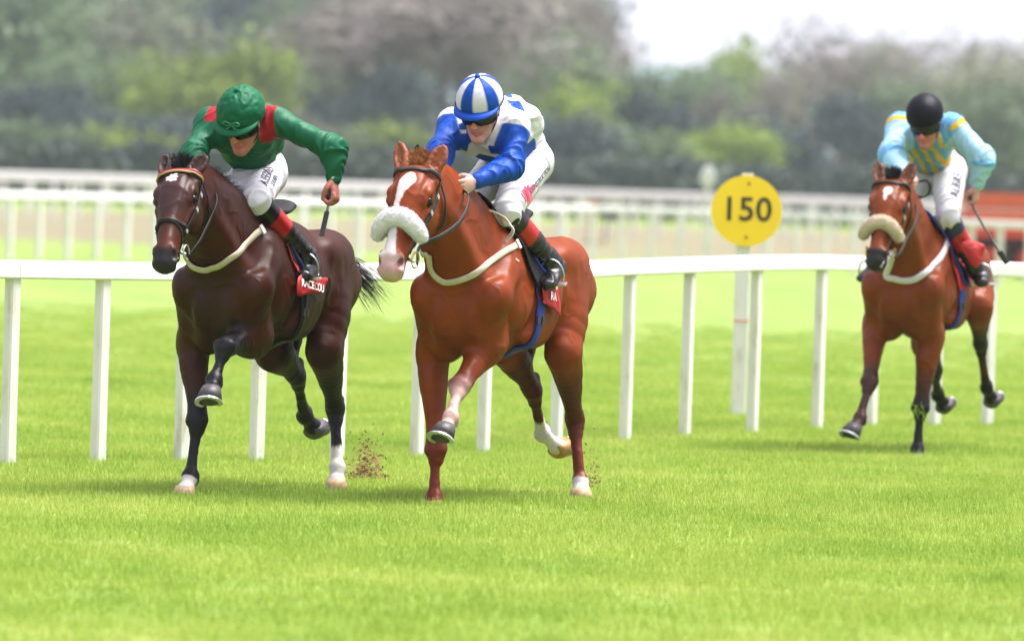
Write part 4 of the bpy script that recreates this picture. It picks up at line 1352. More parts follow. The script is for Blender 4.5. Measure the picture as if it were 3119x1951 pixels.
# --- the light bay behind, on the right
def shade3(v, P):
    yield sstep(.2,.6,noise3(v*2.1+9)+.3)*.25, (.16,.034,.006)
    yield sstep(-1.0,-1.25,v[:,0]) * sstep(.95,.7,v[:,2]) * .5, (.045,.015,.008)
    yield sstep(.18,.0,np.abs(v[:,1]))*sstep(1.05,.8,v[:,2])*.4, (.05,.015,.008)  # darker towards the midline, low on the trunk
def face3(hd, v, on):
    yield on * sstep(.50,.53, hd[:,0] + .01*noise3(v*40)), (.020,.016,.018)
    yield on * (hd[:,2] > 0) * (1 - sstep(.85,1.1,np.hypot((hd[:,0]-.125)/.033,(hd[:,1]-.0)/.026))), WHITE
    yield on * (hd[:,2] > 0) * (1 - sstep(.85,1.1,np.hypot((hd[:,0]-.165)/.035,(hd[:,1]+.006)/.010))), WHITE
H3 = dict(frame=Frame((2739, 945), 44.0, 19), label='light bay racehorse with a white diamond on its forehead, trailing on the right',
    RF=[(6,410,470,-.25),(6,365,890,.02),(6,292,1150,.16),(6,238,1240,.24)],
    LF=[(6,815,560,-.27),(6,742,1080,-.20),(6,718,1385,-.16),(6,716,1470,-.08)],
    RH=[(6,780,600,-1.0),(6,850,800,-1.30),(6,868,980,-1.58),(6,915,1060,-1.68)],
    LH=[(6,1170,330,-1.0),(6,1185,600,-1.35),(6,1232,930,-1.62),(6,1272,1018,-1.72)],
    poll=(10,432,260,.42), muzzle=(10,228,1130,.84), earR=(10,268,38,.38), earL=(10,668,42,.40),
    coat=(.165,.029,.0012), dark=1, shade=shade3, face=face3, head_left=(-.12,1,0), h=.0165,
    legcol={'RF': [(0,.75,.15,(.05,.018,.016))], 'LF': [(0,.55,.2,(.06,.02,.014)),(0,.85,.15,BLK)], 'RH': [(0,.4,.2,BLK)], 'LH': [(0,.5,.2,BLK),(1,.3,.2,(.06,.02,.012)),(1,.7,.1,BLK)]},
    hoofmat={'RF':M_hoof_dark,'LF':M_hoof_dark,'RH':M_hoof_dark,'LH':M_hoof_dark}, flex={'RH':45,'LH':45,'RF':-22},
    hairmat=M_hair_black, mat=M_coat_lightbay, eartip=BLK, earin=(.15,.07,.05), fore_n=500, fore_len=.8, tail_n=120, tail_dir=(-.9,-.2,-.4))
import time as _t
_t0 = _t.time()
HI = [build_horse(H) for H in (H1, H2, H3)]
print('horses', round(_t.time()-_t0, 1), 's')
tick('horses')
# ---------------------------------------------------------------- tack
M_leather = simple_mat('brown black leather', (.012,.008,.007), .5, spec=.25, bump=.15, bscale=120, var=.3, vscale=30)
M_leather_grey = simple_mat('worn grey leather', (.030,.027,.031), .5, spec=.3, bump=.15, bscale=120, var=.25, vscale=30)
M_webbing = simple_mat('cream elastic webbing', (.50,.44,.33), .8, bump=.3, bscale=300, var=.1, vscale=25)
M_white_web = simple_mat('white webbing', (.55,.52,.54), .75, bump=.3, bscale=300, var=.08, vscale=25)
M_redgold = simple_mat('red browband cloth', (.28,.010,.014), .5, bump=.2, bscale=200)
M_gold = simple_mat('gold browband piping', (.38,.27,.10), .5, bump=.2, bscale=200)
M_red = simple_mat('red saddlecloth', (.42,.006,.007), .62, bump=.25, bscale=120, var=.12, vscale=10)
M_crimson = simple_mat('crimson number cloth', (.38,.006,.016), .6, bump=.25, bscale=120, var=.12, vscale=10)
M_navy = simple_mat('navy binding', (.007,.016,.10), .6, bump=.2, bscale=150)
M_blue = simple_mat('royal blue webbing', (.005,.034,.28), .6, bump=.25, bscale=250, var=.12)
M_black = simple_mat('black saddle leather', (.006,.0055,.007), .42, spec=.3, bump=.2, bscale=90, var=.3)
M_text = simple_mat('white print', (.75,.72,.74), .7, var=.02)
M_fleece_w = simple_mat('white sheepskin', (.80,.78,.82), .95, bump=.5, bscale=110, var=.04, vscale=60, sheen=.3)
M_fleece_c = simple_mat('cream sheepskin', (.60,.50,.36), .95, bump=.5, bscale=110, var=.06, vscale=60, sheen=.3)
M_brass = simple_mat('dull brass', (.55,.42,.22), .35, .9)

def raycast(I, px, off=0.0):
    fr, f = I['frame'], I['field']
    o = fr.R.T @ (CPOS - fr.O); d = fr.R.T @ nrm(ray(*px))
    return ray_hit(f, o, d, off)

def ray_hit(f, o, d, off):
    t = np.linalg.norm(o) + np.arange(-2.4, 1.6, .012)
    v = f.eval(o + np.outer(t, d)) - off
    k = np.flatnonzero(v < 0)
    if not len(k) or k[0] == 0: return None
    a, b = t[k[0]-1], t[k[0]]
    tt = np.linspace(a, b, 24); v = f.eval(o + np.outer(tt, d)) - off
    k = np.flatnonzero(v < 0)
    return o + d * tt[k[0] if len(k) else -1]

def torus(mb, c, r, r2, nx, n=20, m=6, squash=1., x=None):
    nx = nrm(nx); x = nrm(np.cross(nx, V3(.2,.3,.9))) if x is None else nrm(x); y = np.cross(nx, x)
    mb.tube([c + (x*math.cos(a) + y*squash*math.sin(a))*r for a in np.linspace(0, 2*math.pi, n, endpoint=False)], r2, m, closed=True)

def text_on(I_or_field, txt, c, xdir, ydir, ndir, size, mat, parent, off, name='lettering', field=None, bold=.0):
    cu = bpy.data.curves.new(name, 'FONT'); cu.body = txt; cu.size = size; cu.align_x = 'CENTER'; cu.align_y = 'CENTER'
    cu.offset = bold
    tmp = bpy.data.objects.new(name, cu); COL.objects.link(tmp)
    dg = bpy.context.evaluated_depsgraph_get()
    me = bpy.data.meshes.new_from_object(tmp.evaluated_get(dg))
    bpy.data.objects.remove(tmp); bpy.data.curves.remove(cu)
    v = np.array([p.co[:] for p in me.vertices]); f = [tuple(p.vertices) for p in me.polygons]
    bpy.data.meshes.remove(me)
    if len(v) == 0: return None
    w = np.array(c) + np.outer(v[:,0], nrm(xdir)) + np.outer(v[:,1], nrm(ydir))
    if field is not None: w = field.project(w, off, it=6, mx=.03)
    else: w = w + nrm(ndir) * off
    o = mesh_obj(name, w, f, mat, parent, False)
    md = o.modifiers.new('thickness', 'SOLIDIFY'); md.thickness = .001; md.offset = 0
    return o

def bridle(I, D):
    h, A, L, N, hs, f, fr = (I[k] for k in ('h','A','L','N','hs','field','frame'))
    root = empty('bridle', fr.M)
    cata(root, D['label'], 'bridle', 'bridles')
    W = .021 * hs
    strap = D.get('strap', M_leather)
    pts = [h(.055, y, .09 - 3*y*y) for y in np.linspace(-.085, .085, 7)]
    pts = [h(.05,-.10,-.03)] + pts + [h(.05,.10,-.03)]
    o, _ = ribbon('browband', f, pts, D.get('browband_w', W), .005, D.get('browmat', strap), root, off=.004)
    if D.get('piping'):
        pts2 = [p + A*.010*hs for p in pts]
        ribbon('piping', f, pts2, W*.35, .006, D['piping'], o, off=.006)
    ribbon('headpiece', f, [h(.05,-.10,-.035), h(-.03,-.085,-.03), h(-.055,-.04,.03), h(-.055,.04,.03), h(-.03,.085,-.03), h(.05,.10,-.035)], W, .005, strap, root, off=.004)
    for s in (-1, 1):
        c = ribbon('cheekpiece', f, [h(.05,s*.10,-.035), h(.14,s*.105,-.055), h(.26,s*.09,-.065), h(.36,s*.07,-.075), h(.445,s*.062,-.092)], W*.8, .005, strap, root, off=.004)[0]
        for t in (.12, .22, .37):
            p = f.project(np.array([h(t, s*.1, -.06)]), .010, it=6)[0].astype(float)
            mb = MB(); mb.box(p, (.020*hs, .006, .026*hs), A, L, N); mb.build('buckle', M_steel, c)
    ribbon('throatlatch', f, [h(.03,-.09,-.06), h(.075,-.085,-.13), h(.11,-.05,-.21), h(.12,0,-.24), h(.11,.05,-.21), h(.075,.085,-.13), h(.03,.09,-.06)], W*.6, .004, strap, root, off=.012)
    # second, narrower strap down the cheek
    for s in (-1, 1):
        ribbon('noseband_strap', f, [h(.06,s*.10,-.06), h(.16,s*.10,-.085), h(.27,s*.085,-.085), h(.35,s*.065,-.08)], W*.5, .004, strap, root, off=.004)
    nx = D.get('nosex', .355)
    loop = [h(nx + .01*math.cos(a), .085*math.sin(a), -.055 + .085*math.cos(a)) for a in np.linspace(0, 2*math.pi, 12, endpoint=False)]
    ribbon('noseband', f, loop, W*1.05, .006, strap, root, off=.004, closed=True, n=5)
    if D.get('flash'):
        loop = [h(.425 - .055*math.cos(a), .08*math.sin(a), -.065 + .085*math.cos(a)) for a in np.linspace(0, 2*math.pi, 12, endpoint=False)]
        ribbon('flash_strap', f, loop, W*.55, .005, strap, root, off=.004, closed=True, n=5)
    if D.get('fleece'):
        # a fat sheepskin roll over the nose
        fl = Field(); P_, R_ = [], []
        fw = D.get('fleece_r', .045)
        for a in np.linspace(-1.22, 1.22, 9):
            P_.append(h(nx - .01 + .05*abs(math.sin(a))**2, math.sin(a)*(.100), -.062 + .112*math.cos(a)))
            R_.append(fw*hs*(.55 + .45*math.cos(a)))
        fl.add(P_, R_, A, sub=4)
        v, q = fl.mesh(.011, 1)
        g = fl.normal(v)
        v = v + g * (.0045*noise3(v*85) + .004*noise3(v*40) + .0035*np.abs(noise3(v*140)))[:, None]
        mesh_obj('sheepskin_noseband', v, q, D['fleece'], root)
        gg = np.random.default_rng(4)
        ix = gg.choice(len(v), min(6000, len(v)), replace=False)
        hair('fleece_tufts', v[ix] - g[ix]*.002, g[ix]*1.0, gg.uniform(.006,.013,len(ix)), D['fleece'], root, r=.0011, seg=2, curl=1.2, droop=.1, stray=.5, seed=3)['kind'] = 'stuff'
    # bit
    for s in (-1, 1):
        c = h(.468, s*.072, -.098)
        mb = MB(); torus(mb, c, .036*hs, .0042*hs, L*s + A*.12, 24, 6)
        rg = mb.build('bit_ring', D.get('bitmat', M_steel), root, True)
        mb = MB(); mb.tube([c + A*.012*hs, h(.462, s*.03, -.092)], [.007*hs, .009*hs], 8)
        mb.build('mouthpiece', M_steel, rg, True)
    I['bit'] = {s: h(.475, s*.074, -.125) for s in (-1, 1)}
    return root

def strap_air(name, pts, w, th, mat, parent, side):
    """a strap hanging in the air: flat section"""
    P = smooth_path(pts, 8); T = np.gradient(P, axis=0); T /= np.linalg.norm(T, axis=1)[:,None]
    side = np.array(side, float); V, Fc = [], []
    for p, t in zip(P, T):
        n = nrm(side - t*t.dot(side)); b = np.cross(t, n)
        for y, z in ((-.5,-.3),(-.42,.5),(.42,.5),(.5,-.3),(.42,-.5),(-.42,-.5)):
            V.append(p + b*w*y + n*th*z)
    m = len(P)
    for i in range(m-1):
        for j in range(6):
            Fc.append((i*6+j, (i+1)*6+j, (i+1)*6+(j+1)%6, i*6+(j+1)%6))
    Fc += [tuple(range(6)), tuple(range(m*6-1, m*6-7, -1))]
    return mesh_obj(name, np.array(V), Fc, mat, parent, True)

def drape(name, I, xs, phis, off, th, mat, parent, edge=None, fn=None, wrinkle=.0, seed=0):
    """cloth lying over the back: xs(u, v) forward coordinate, phi the angle from the spine down the flank"""
    f = I['field']; nu, nv = 26, 44
    U, Vv = np.meshgrid(np.linspace(0,1,nu), np.linspace(0,1,nv), indexing='ij')
    U, Vv = U.ravel(), Vv.ravel()
    ph = np.radians(phis[0] + (phis[1]-phis[0]) * Vv)
    x = xs(U, Vv, ph)
    zc = 1.17 + I['up'](0,0,0)[2]
    p = np.stack([x, .36*np.sin(ph), zc + .36*np.cos(ph)], 1)
    p = f.project(p, off, it=12, mx=.05).astype(float)
    p[:,0] = x
    p = f.project(p, off, it=3, mx=.02).astype(float)
    g = f.normal(p)
    if wrinkle: p = p + g * (np.abs(noise3(p*9 + seed)) * wrinkle)[:,None]
    if fn is not None: p = fn(p, U, Vv, g)
    v = np.concatenate([p, p - g*th]); n = nu*nv; F_ = []
    idx = lambda i, j: i*nv + j
    for i in range(nu-1):
        for j in range(nv-1):
            a,b,c,d = idx(i,j), idx(i+1,j), idx(i+1,j+1), idx(i,j+1)
            F_ += [(a,b,c,d), (d+n,c+n,b+n,a+n)]
    for i in range(nu-1):
        F_ += [(idx(i+1,0), idx(i,0), idx(i,0)+n, idx(i+1,0)+n), (idx(i,nv-1), idx(i+1,nv-1), idx(i+1,nv-1)+n, idx(i,nv-1)+n)]
    for j in range(nv-1):
        F_ += [(idx(0,j), idx(0,j+1), idx(0,j+1)+n, idx(0,j)+n), (idx(nu-1,j+1), idx(nu-1,j), idx(nu-1,j)+n, idx(nu-1,j+1)+n)]
    o = mesh_obj(name, v, F_, mat, parent, True)
    if edge:
        E = [p[idx(i, 0)] for i in range(nu-1,-1,-1)] + [p[idx(0, j)] for j in range(1, nv)] + [p[idx(i, nv-1)] for i in range(1, nu)]
        if edge[1] == 'front': E = [p[idx(0, j)] for j in range(nv)]
        if edge[1] == 'rear': E = [p[idx(nu-1, j)] for j in range(nv)]
        if edge[1] == 'low': E = [p[idx(0, j)] for j in range(nv)] + [p[idx(i, nv-1)] for i in range(1, nu)]
        mb = MB(); mb.tube(E, edge[2] if len(edge) > 2 else .007, 6)
        mb.build('binding', edge[0], o, True)
    return o, p.reshape(nu, nv, 3)

def tack_up(I, D):
    fr, f, up = I['frame'], I['field'], I['up']
    # number cloth (red, lettered) under everything
    c = empty('saddlecloth', fr.M); cata(c, D['cloth_label'], 'saddlecloth', 'saddlecloths')
    R_ = D.get('clothmat', M_red)
    x0, x1 = D.get('cloth_x', (-.36, -.86))
    def cx(U, V, ph): return x0 + (x1-x0)*U - .10*np.clip(np.abs(ph)-.9,0,1)*(1-U)
    drape('cloth', I, cx, D.get('cloth_phi', (-104, 104)), .012, .004, R_, c, wrinkle=.016)
    # lettered corner, lifting in the wind
    if D.get('corner'):
        E = [raycast(I, C(*q), .034) for q in D['corner']]
        E = [e for e in E if e is not None]
        P = smooth_path(E, 4, closed=True); c0 = P.mean(0)
        rows = [c0 + (P - c0)*t for t in (.02,.35,.7,1.)]
        V = f.project(np.concatenate(rows), .036, it=5).astype(float); V += f.normal(V)*(.006*noise3(V*16))[:,None]
        n_ = len(P); G = f.normal(V); V = np.concatenate([V, V - G*.004]); nt_ = 4*n_
        F_ = [(r*n_+i, r*n_+(i+1)%n_, (r+1)*n_+(i+1)%n_, (r+1)*n_+i) for r in range(3) for i in range(n_)] + [(r*n_+i+nt_, (r+1)*n_+i+nt_, (r+1)*n_+(i+1)%n_+nt_, r*n_+(i+1)%n_+nt_) for r in range(3) for i in range(n_)]
        F_ += [(3*n_+i, 3*n_+(i+1)%n_, 3*n_+(i+1)%n_+nt_, 3*n_+i+nt_) for i in range(n_)] + [tuple(range(n_))]
        mesh_obj('corner', V, F_, R_, c, True)
    if D.get('text'):
        for (t, px, sz, ang) in D['text']:
            p = raycast(I, px, .034)
            if p is None: continue
            n = f.normal(p[None])[0].astype(float)
            xd = nrm(V3(-1,0,0) - n*V3(-1,0,0).dot(n)); yd = np.cross(n, xd)
            ca, sa = math.cos(ang), math.sin(ang)
            xd, yd = xd*ca + yd*sa, -xd*sa + yd*ca
            text_on(I, t, p, xd, yd, n, sz, M_text, c, .044, field=f, bold=.001)
    # saddle: pad, flaps, seat, girth, leathers, irons
    s_ = empty('saddle', fr.M); cata(s_, D['saddle_label'], 'saddle', 'racing saddles')
    a0, a1 = D.get('pad_x', (-.30, -.56))
    def px_(U, V, ph): return a0 + (a1-a0)*U - .17*np.clip(np.abs(ph)-.2,0,2)*1.0 + (np.abs(ph)>1.2)*0
    drape('pad', I, px_, (-98, 98), .024, .006, M_black, s_, edge=(D.get('binding', M_navy), D.get('edge', 'low'), .009))
    fs = Field()
    fs.add([up(-.40,0,1.545), up(-.55,0,1.50), up(-.72,0,1.50), up(-.84,0,1.53)], [(.06,.03),(.085,.028),(.11,.028),(.10,.035)], k=.04)
    for s in (-1, 1):
        fs.add([up(-.50,s*.07,1.49), up(-.52,s*.19,1.36), up(-.55,s*.245,1.20)], [(.10,.022),(.10,.016),(.08,.014)], (1,0,0), k=.03)
    v, q = fs.mesh(.014, 1)
    mesh_obj('seat', v, q, M_black, s_)
    gx = D.get('girth_x', -.50)
    for s in (-1, 1):
        pts = [V3(gx - .02*math.sin(a), s*.30*math.sin(a), up(0,0,1.12)[2] + .36*math.cos(a)) for a in np.linspace(1.45, math.pi*.985, 9)]
        gm = D['girthmat']
        gi, P = ribbon('girth', f, pts, D.get('girth_w', .055), .008, gm, s_, off=.006)
        k = len(P)//3
        n = f.normal(P[k:k+1])[0].astype(float); t = nrm(P[k+1]-P[k-1])
        for dy in (-.018, .018):
            mb = MB(); mb.box(P[k] + n*.014 + np.cross(n,t)*dy, (.042,.024,.006), t, np.cross(n,t), n); mb.build('girth_buckle', M_leather_grey, gi)
    # breast girth
    b = empty('breastplate', fr.M); cata(b, D['breast_label'], 'breastplate', 'breastplates')
    pts = []
    for p in D['breast']:
        r = raycast(I, C(*p), .004)
        if r is not None: pts.append(r)
    I['breast_pts'] = pts
    if D.get('breast_far'): pts = [V3(*p) for p in D['breast_far']] + pts
    o, P = ribbon('strap', f, pts, D.get('breast_w', .036), .007, D['breastmat'], b, off=.007, n=6)
    if D.get('breast_far'):
        pass
    far = [P[0], P[0]*.5 + V3(-.22,-.24,P[0][2]+.08)*.5, up(-.30,-.20,1.34), up(-.42,-.14,1.45)]
    ribbon('strap', f, far, D.get('breast_w', .036), .007, D['breastmat'], b, off=.007, n=6)
    end = P[-1]
    n = f.normal(P[-2:-1])[0].astype(float); t = nrm(P[-1]-P[-4])
    mb = MB(); mb.box(P[-3] + n*.012, (.03,.05,.006), t, np.cross(n,t), n); mb.build('buckle', D.get('bmat', M_white_web), b)
    return c, s_, b
# ---------------------------------------------------------------- jockeys
M_skin = attr_mat('skin', rough=.5, bump=.12, bscale=260, sss=.15, spec=.35)
M_silk = attr_mat('racing silks', rough=.5, bump=.6, bscale=14, stretch=(1,1.8,.6), sheen=.0, spec=.22, dist=.012)
M_breech = attr_mat('white breeches', rough=.62, bump=.35, bscale=24, stretch=(1,1,2), sheen=.1, spec=.25, dist=.005)
M_boot = attr_mat('boot leather', rough=.28, bump=.35, bscale=22, coat=.15, spec=.4, dist=.006)
M_helmet = attr_mat('helmet cover silk', rough=.5, bump=.3, bscale=18, sheen=.0, spec=.16, dist=.005)
M_goggle = simple_mat('dark goggle lens', (.004,.004,.005), .15, spec=.35, var=.01)
M_strapb = simple_mat('black elastic', (.012,.012,.014), .7)
M_handle = simple_mat('grey whip grip', (.12,.13,.16), .55, bump=.4, bscale=150)

def hand(fd, W, d, w, side, sc_=1.12, op=.0):
    """fist at wrist W; d along the forearm, w towards the thumb side; side +1 left, -1 right"""
    d = nrm(d); w = nrm(w - d*w.dot(d)); n = np.cross(w, d) * side
    q = lambda a, b, c: W + (d*a + n*b + w*c) * sc_
    wd = w
    fd.add([q(-.02,0,0), q(.012,0,0), q(.045,.004,0), q(.078,.004,0)], np.array([(.024,.019),(.027,.018),(.038,.017),(.039,.015)])*sc_, wd, k=.012)
    for j, (o, l) in enumerate(((.031,.95),(.0105,1.04),(-.0105,1.0),(-.031,.86))):
        r = (.0098, .0100, .0096, .0088)[j]
        fd.add([q(.070,.006,o*.95), q(.092,.006,o), q(.112*(.5+.5*l),-.018*l,o), q(.092,-.042*l,o), q(.068,-.040*l,o*.9)], np.array([r*1.15, r*1.12, r*1.02, r*.95, r*.85])*sc_, wd, k=.004, sub=3)
    fd.add([q(.018,-.008,.026), q(.045,-.022,.044), q(.072,-.038,.036), q(.088,-.050,.016)], np.array([.016,.0135,.0115,.0095])*sc_, wd, k=.008, sub=3)
    return q(.082, -.026, 0), w

def limb(fd, P, R, k=.03, S=(0,0,1)):
    return fd.add(P, R, S, k=k, sub=4)

def build_jockey(I, J):
    fr = I['frame']; L = lambda c: fr.loc(C(*c[:3]), c[3])
    root = empty('person', fr.M); cata(root, J['label'], 'jockey', 'jockeys')
    s = J.get('scale', 1.12)
    hc, chin = L(J['helmet']), L(J['chin'])
    Uh = nrm(hc - chin)
    Lh = nrm(np.array(J.get('head_left', (0,1,0)), float)); Lh = nrm(Lh - Uh*Uh.dot(Lh)); Fh = np.cross(Lh, Uh)
    tl = math.radians(J.get('tilt', 9))
    Uh, Fh = Uh*math.cos(tl) + Fh*math.sin(tl), Fh*math.cos(tl) - Uh*math.sin(tl)
    hs = J.get('hs', 1.12)
    hc = chin - (Fh*.074 - Uh*.148) * hs
    H = lambda x, y, z: hc + (Fh*x + Lh*y + Uh*z) * hs
    nb = L(J['neck'])
    sh = {1: L(J['shL']), -1: L(J['shR'])}
    el = {1: L(J['elL']), -1: L(J['elR'])}
    wr = {1: L(J['wrL']), -1: L(J['wrR'])}
    hp = L(J['pelvis']); hip = {1: L(J['hipL'])}; hip[-1] = hip[1]*V3(1,-1,1) if 'hipR' not in J else L(J['hipR'])
    kn = {1: L(J['knL'])}; kn[-1] = kn[1]*V3(1,-1,1) if 'knR' not in J else L(J['knR'])
    an = {1: L(J['anL'])}; an[-1] = an[1]*V3(1,-1,1)
    he = {1: L(J['heL'])}; he[-1] = he[1]*V3(1,-1,1)
    to = {1: L(J['toL'])}; to[-1] = to[1]*V3(1,-1,1)
    mid = (sh[1] + sh[-1]) / 2
    spine = [hp, hp*.62 + nb*.38 + V3(-.02,0,.045), hp*.25 + nb*.75 + V3(-.02,0,.02), nb*.9 + mid*.1]
    lat = nrm(sh[1] - sh[-1])
    # ---- body (one skin)
    b = Field()
    b.add(spine, np.array([(.085,.07),(.09,.07),(.115,.08),(.085,.06)])*s, lat, k=.03, sub=4)
    for d in (-1, 1):
        b.add([nb*.7+mid*.3, sh[d]], [.06*s,.05*s], k=.05)
        limb(b, [sh[d], (sh[d]+el[d])/2, el[d]], np.array([.048,.044,.036])*s)
        limb(b, [el[d], el[d]*.6+wr[d]*.4, wr[d]], np.array([.036,.038,.024])*s)
        limb(b, [hip[d], (hip[d]+kn[d])/2, kn[d]], np.array([.074,.064,.046])*s)
        limb(b, [kn[d], kn[d]*.6+an[d]*.4 , an[d]], np.array([.046,.048,.032])*s)
    holds = {}
    for d in (-1, 1):
        fd_ = nrm(wr[d] - el[d]) + np.array(J.get('hdir', {}).get(d, (0,0,0)))
        wv = np.array(J.get('thumb', {}).get(d, (0,0,1)), float)
        holds[d] = hand(b, wr[d], fd_, wv, d, J.get('hand', 1.12))
    b.add([H(-.015,0,-.05), H(-.03,0,-.11), nb], np.array([.056,.052,.058])*hs, lat, k=.03)
    hb = lambda p, r, k=.02, ax=None, op='u': b.ball(H(*p), np.array(r)*hs, Lh, Uh if ax is None else ax, k=k, op=op)
    # radii order: (up, left, front)
    hb((0,0,.012), (.098,.074,.094))
    b.add([H(.035,0,-.02), H(.040,0,-.075), H(.050,0,-.128)], np.array([(.062,.052),(.054,.046),(.030,.030)])*hs, Lh, k=.02)
    for d in (-1, 1):
        b.add([H(.0,d*.056,-.065), H(.03,d*.046,-.108), H(.070,d*.014,-.140)], np.array([.018,.018,.019])*hs, k=.02)
        hb((.062,d*.038,-.048), (.022,.022,.020))
        hb((.080,d*.031,-.012), (.013,.017,.014), .010, op='s')
        hb((.101,d*.0115,-.060), (.008,.009,.010), .006)
        hb((-.005,d*.077,-.028), (.030,.007,.017), .008)
        hb((.076,d*.030,-.010), (.0115,.0115,.0115), .002)
    b.add([H(.086,0,.002), H(.098,0,-.028), H(.113,0,-.056)], np.array([.009,.010,.0125])*hs, Lh, k=.012)
    b.add([H(.083,-.021,-.090), H(.095,0,-.086), H(.083,.021,-.090)], np.array([.005,.0075,.005])*hs, Uh, k=.006)
    b.add([H(.082,-.018,-.101), H(.093,0,-.102), H(.082,.018,-.101)], np.array([.005,.008,.005])*hs, Uh, k=.006)
    b.add([H(.088,-.023,-.0955), H(.1005,0,-.0945), H(.088,.023,-.0955)], np.array([.002,.0028,.002])*hs, Uh, k=.004, op='s')
    hb((.078,0,-.136), (.019,.022,.019))
    v, q = b.mesh(.009, 1)
    col = np.repeat(np.array([J.get('skin', (.45,.22,.16))]), len(v), 0)
    lc = (v - hc) @ np.stack([Fh, Lh, Uh], 1) / hs
    m = (lc[:,0] > .07) & (np.abs(lc[:,1]) < .03) & (np.abs(lc[:,2] + .096) < .014)
    col = mix(col, J.get('lips', (.55,.13,.12)), m * .85)
    nd = np.linalg.norm((lc - V3(.105,0,-.055)) / V3(.03,.025,.022), axis=1)
    col = mix(col, (.66,.22,.17), (1 - sstep(.6,1.4,nd)) * .6)
    for d in (-1,1):
        nd = np.linalg.norm((lc - V3(.075,d*.045,-.055)) / V3(.03,.024,.024), axis=1)
        col = mix(col, (.66,.24,.19), (1 - sstep(.5,1.3,nd)) * .5)
        q0 = holds[d][0]; hd_ = np.linalg.norm(v - wr[d] - nrm(wr[d]-el[d])*.05, axis=1)
        col = mix(col, J.get('handcol', (.62,.30,.24)), (hd_ < .11) * 1.0)
    col = col * (1 + .06*noise3(v*60))[:,None]
    mesh_obj('body', v, q, M_skin, root, True, col=col)
    # ---- silks
    f = Field(); lo = J.get('loose', .018); sv = J.get('sleeve', 1.05)
    t_ = f.add([spine[0]*.8 + spine[1]*.2] + spine[1:], (np.array([(.118,.095),(.132,.105),(.16,.11),(.11,.075)])*s + lo*.6), lat, k=.03, sub=4)
    belly = J.get('belly')
    arms = {}
    for d in (-1, 1):
        f.add([nb*.75+mid*.25, sh[d]*.9+mid*.1], [.075*s,.068*s], k=.06)
        f.add([mid*.6+sh[d]*.4 + V3(.03,0,-.05), spine[1]*.6 + hip[d]*.4 + V3(.06,0,-.04)], [.09*s,.085*s], k=.06)
        arms[d] = (limb(f, [sh[d], (sh[d]*.5+el[d]*.5), el[d]], np.array([.068,.060,.056])*sv, k=.05),
                   limb(f, [el[d], el[d]*.55+wr[d]*.45, el[d]*.06+wr[d]*.94], np.array([.056,.054,.038])*sv, k=.045))
    f.add([nb + Uh*.0, nb + (hc-nb)*.22], [(.075*s,.06*s),(.066*s,.056*s)], lat, k=.03)    # collar
    v, q = f.mesh(.013, 1)
    g = f.normal(v)
    # creases: fine ridges running round the sleeves and along the pull lines of the torso
    disp = np.zeros(len(v))
    seg = np.full(len(v), 9.); tag = np.zeros(len(v), int); tpar = np.zeros(len(v))
    for d in (-1, 1):
        for i_, (a_, b_) in enumerate(((sh[d], el[d]), (el[d], wr[d]))):
            e = b_ - a_; tt = np.clip(((v-a_) @ e)/e.dot(e), 0, 1); dd = np.linalg.norm(v - a_ - tt[:,None]*e, axis=1)
            Ln = np.linalg.norm(e); ax = e/Ln
            mm = dd < seg; seg = np.where(mm, dd, seg); tag = np.where(mm, d*(i_+1), tag); tpar = np.where(mm, tt, tpar)
            # ring-like folds: stretched noise in (t, angle) space
            al = (v - a_) @ ax; perp = v - a_ - np.outer(al, ax)
            w_ = 1 - np.abs(noise3(np.stack([al*17 + perp @ V3(.5,.8,.3)*16, perp @ V3(.7,-.2,.6)*9, perp @ V3(.1,.6,-.7)*9], 1) + 5*i_ + d))*3.2
            near = np.exp(-((tt - (1 if i_ == 0 else 0))*Ln/.11)**2)*.6 + .45
            disp = np.where(mm, np.clip(w_,0,1)**1.6 * near * .015, disp)
    sp = spine[0]; axs = nrm(nb - hp)
    tors = seg > .115*s
    al = (v - hp) @ axs
    w_ = 1 - np.abs(noise3(v @ np.array([[5,0,3],[2,11,0],[0,3,9]]) + 3))*3.0
    disp = np.where(tors, np.clip(w_,0,1)**1.6*.017, disp)
    v = v + g * (disp - .006 + .004*fbm(v*13+2,2))[:,None]
    fb = dict(v=v, g=g, tag=np.where(tors, 0, tag), t=tpar, al=al, lat=(v - mid) @ lat, fwd=(v-hp) @ np.cross(lat, axs), hp=hp, L=np.linalg.norm(nb-hp), sh=sh, s=s, seg=seg, fr=fr)
    fb['hit'] = lambda c: ray_hit(f, fr.R.T @ (CPOS - fr.O), fr.R.T @ nrm(ray(*C(*c))), 0.)
    fb['mid'], fb['ax'], fb['latv'] = mid, axs, lat
    col = J['silk'](fb)
    mesh_obj('silks', v, q, M_silk, root, True, col=col)
    for d in (-1, 1):                                           # elastic cuffs
        a_ = nrm(wr[d]-el[d]); r = .032*s
        mb = MB(); c0 = el[d]*.07+wr[d]*.93
        mb.tube([c0 - a_*.012, c0, c0 + a_*.012], [r, r*1.05, r], 18)
        mb.build('cuff', J.get('cuffmat', M_strapb), root, True)
    # ---- breeches
    f2 = Field()
    f2.add([hp, hp*.5 + spine[1]*.5], [(.118*s,.100*s),(.12*s,.10*s)], lat, k=.05)
    for d in (-1, 1):
        f2.ball(hip[d] + V3(-.03,0,.01), (.095*s,.085*s,.095*s), k=.06)
        limb(f2, [hip[d], hip[d]*.5+kn[d]*.5, hip[d]*.1+kn[d]*.9, kn[d]], np.array([.094,.083,.065,.060])*s, k=.05)
        e = nrm(an[d]-kn[d])
        f2.add([kn[d], kn[d] + e*.06], [.060*s,.052*s], k=.02)
    v, q = f2.mesh(.015, 1); g = f2.normal(v)
    disp = np.zeros(len(v))
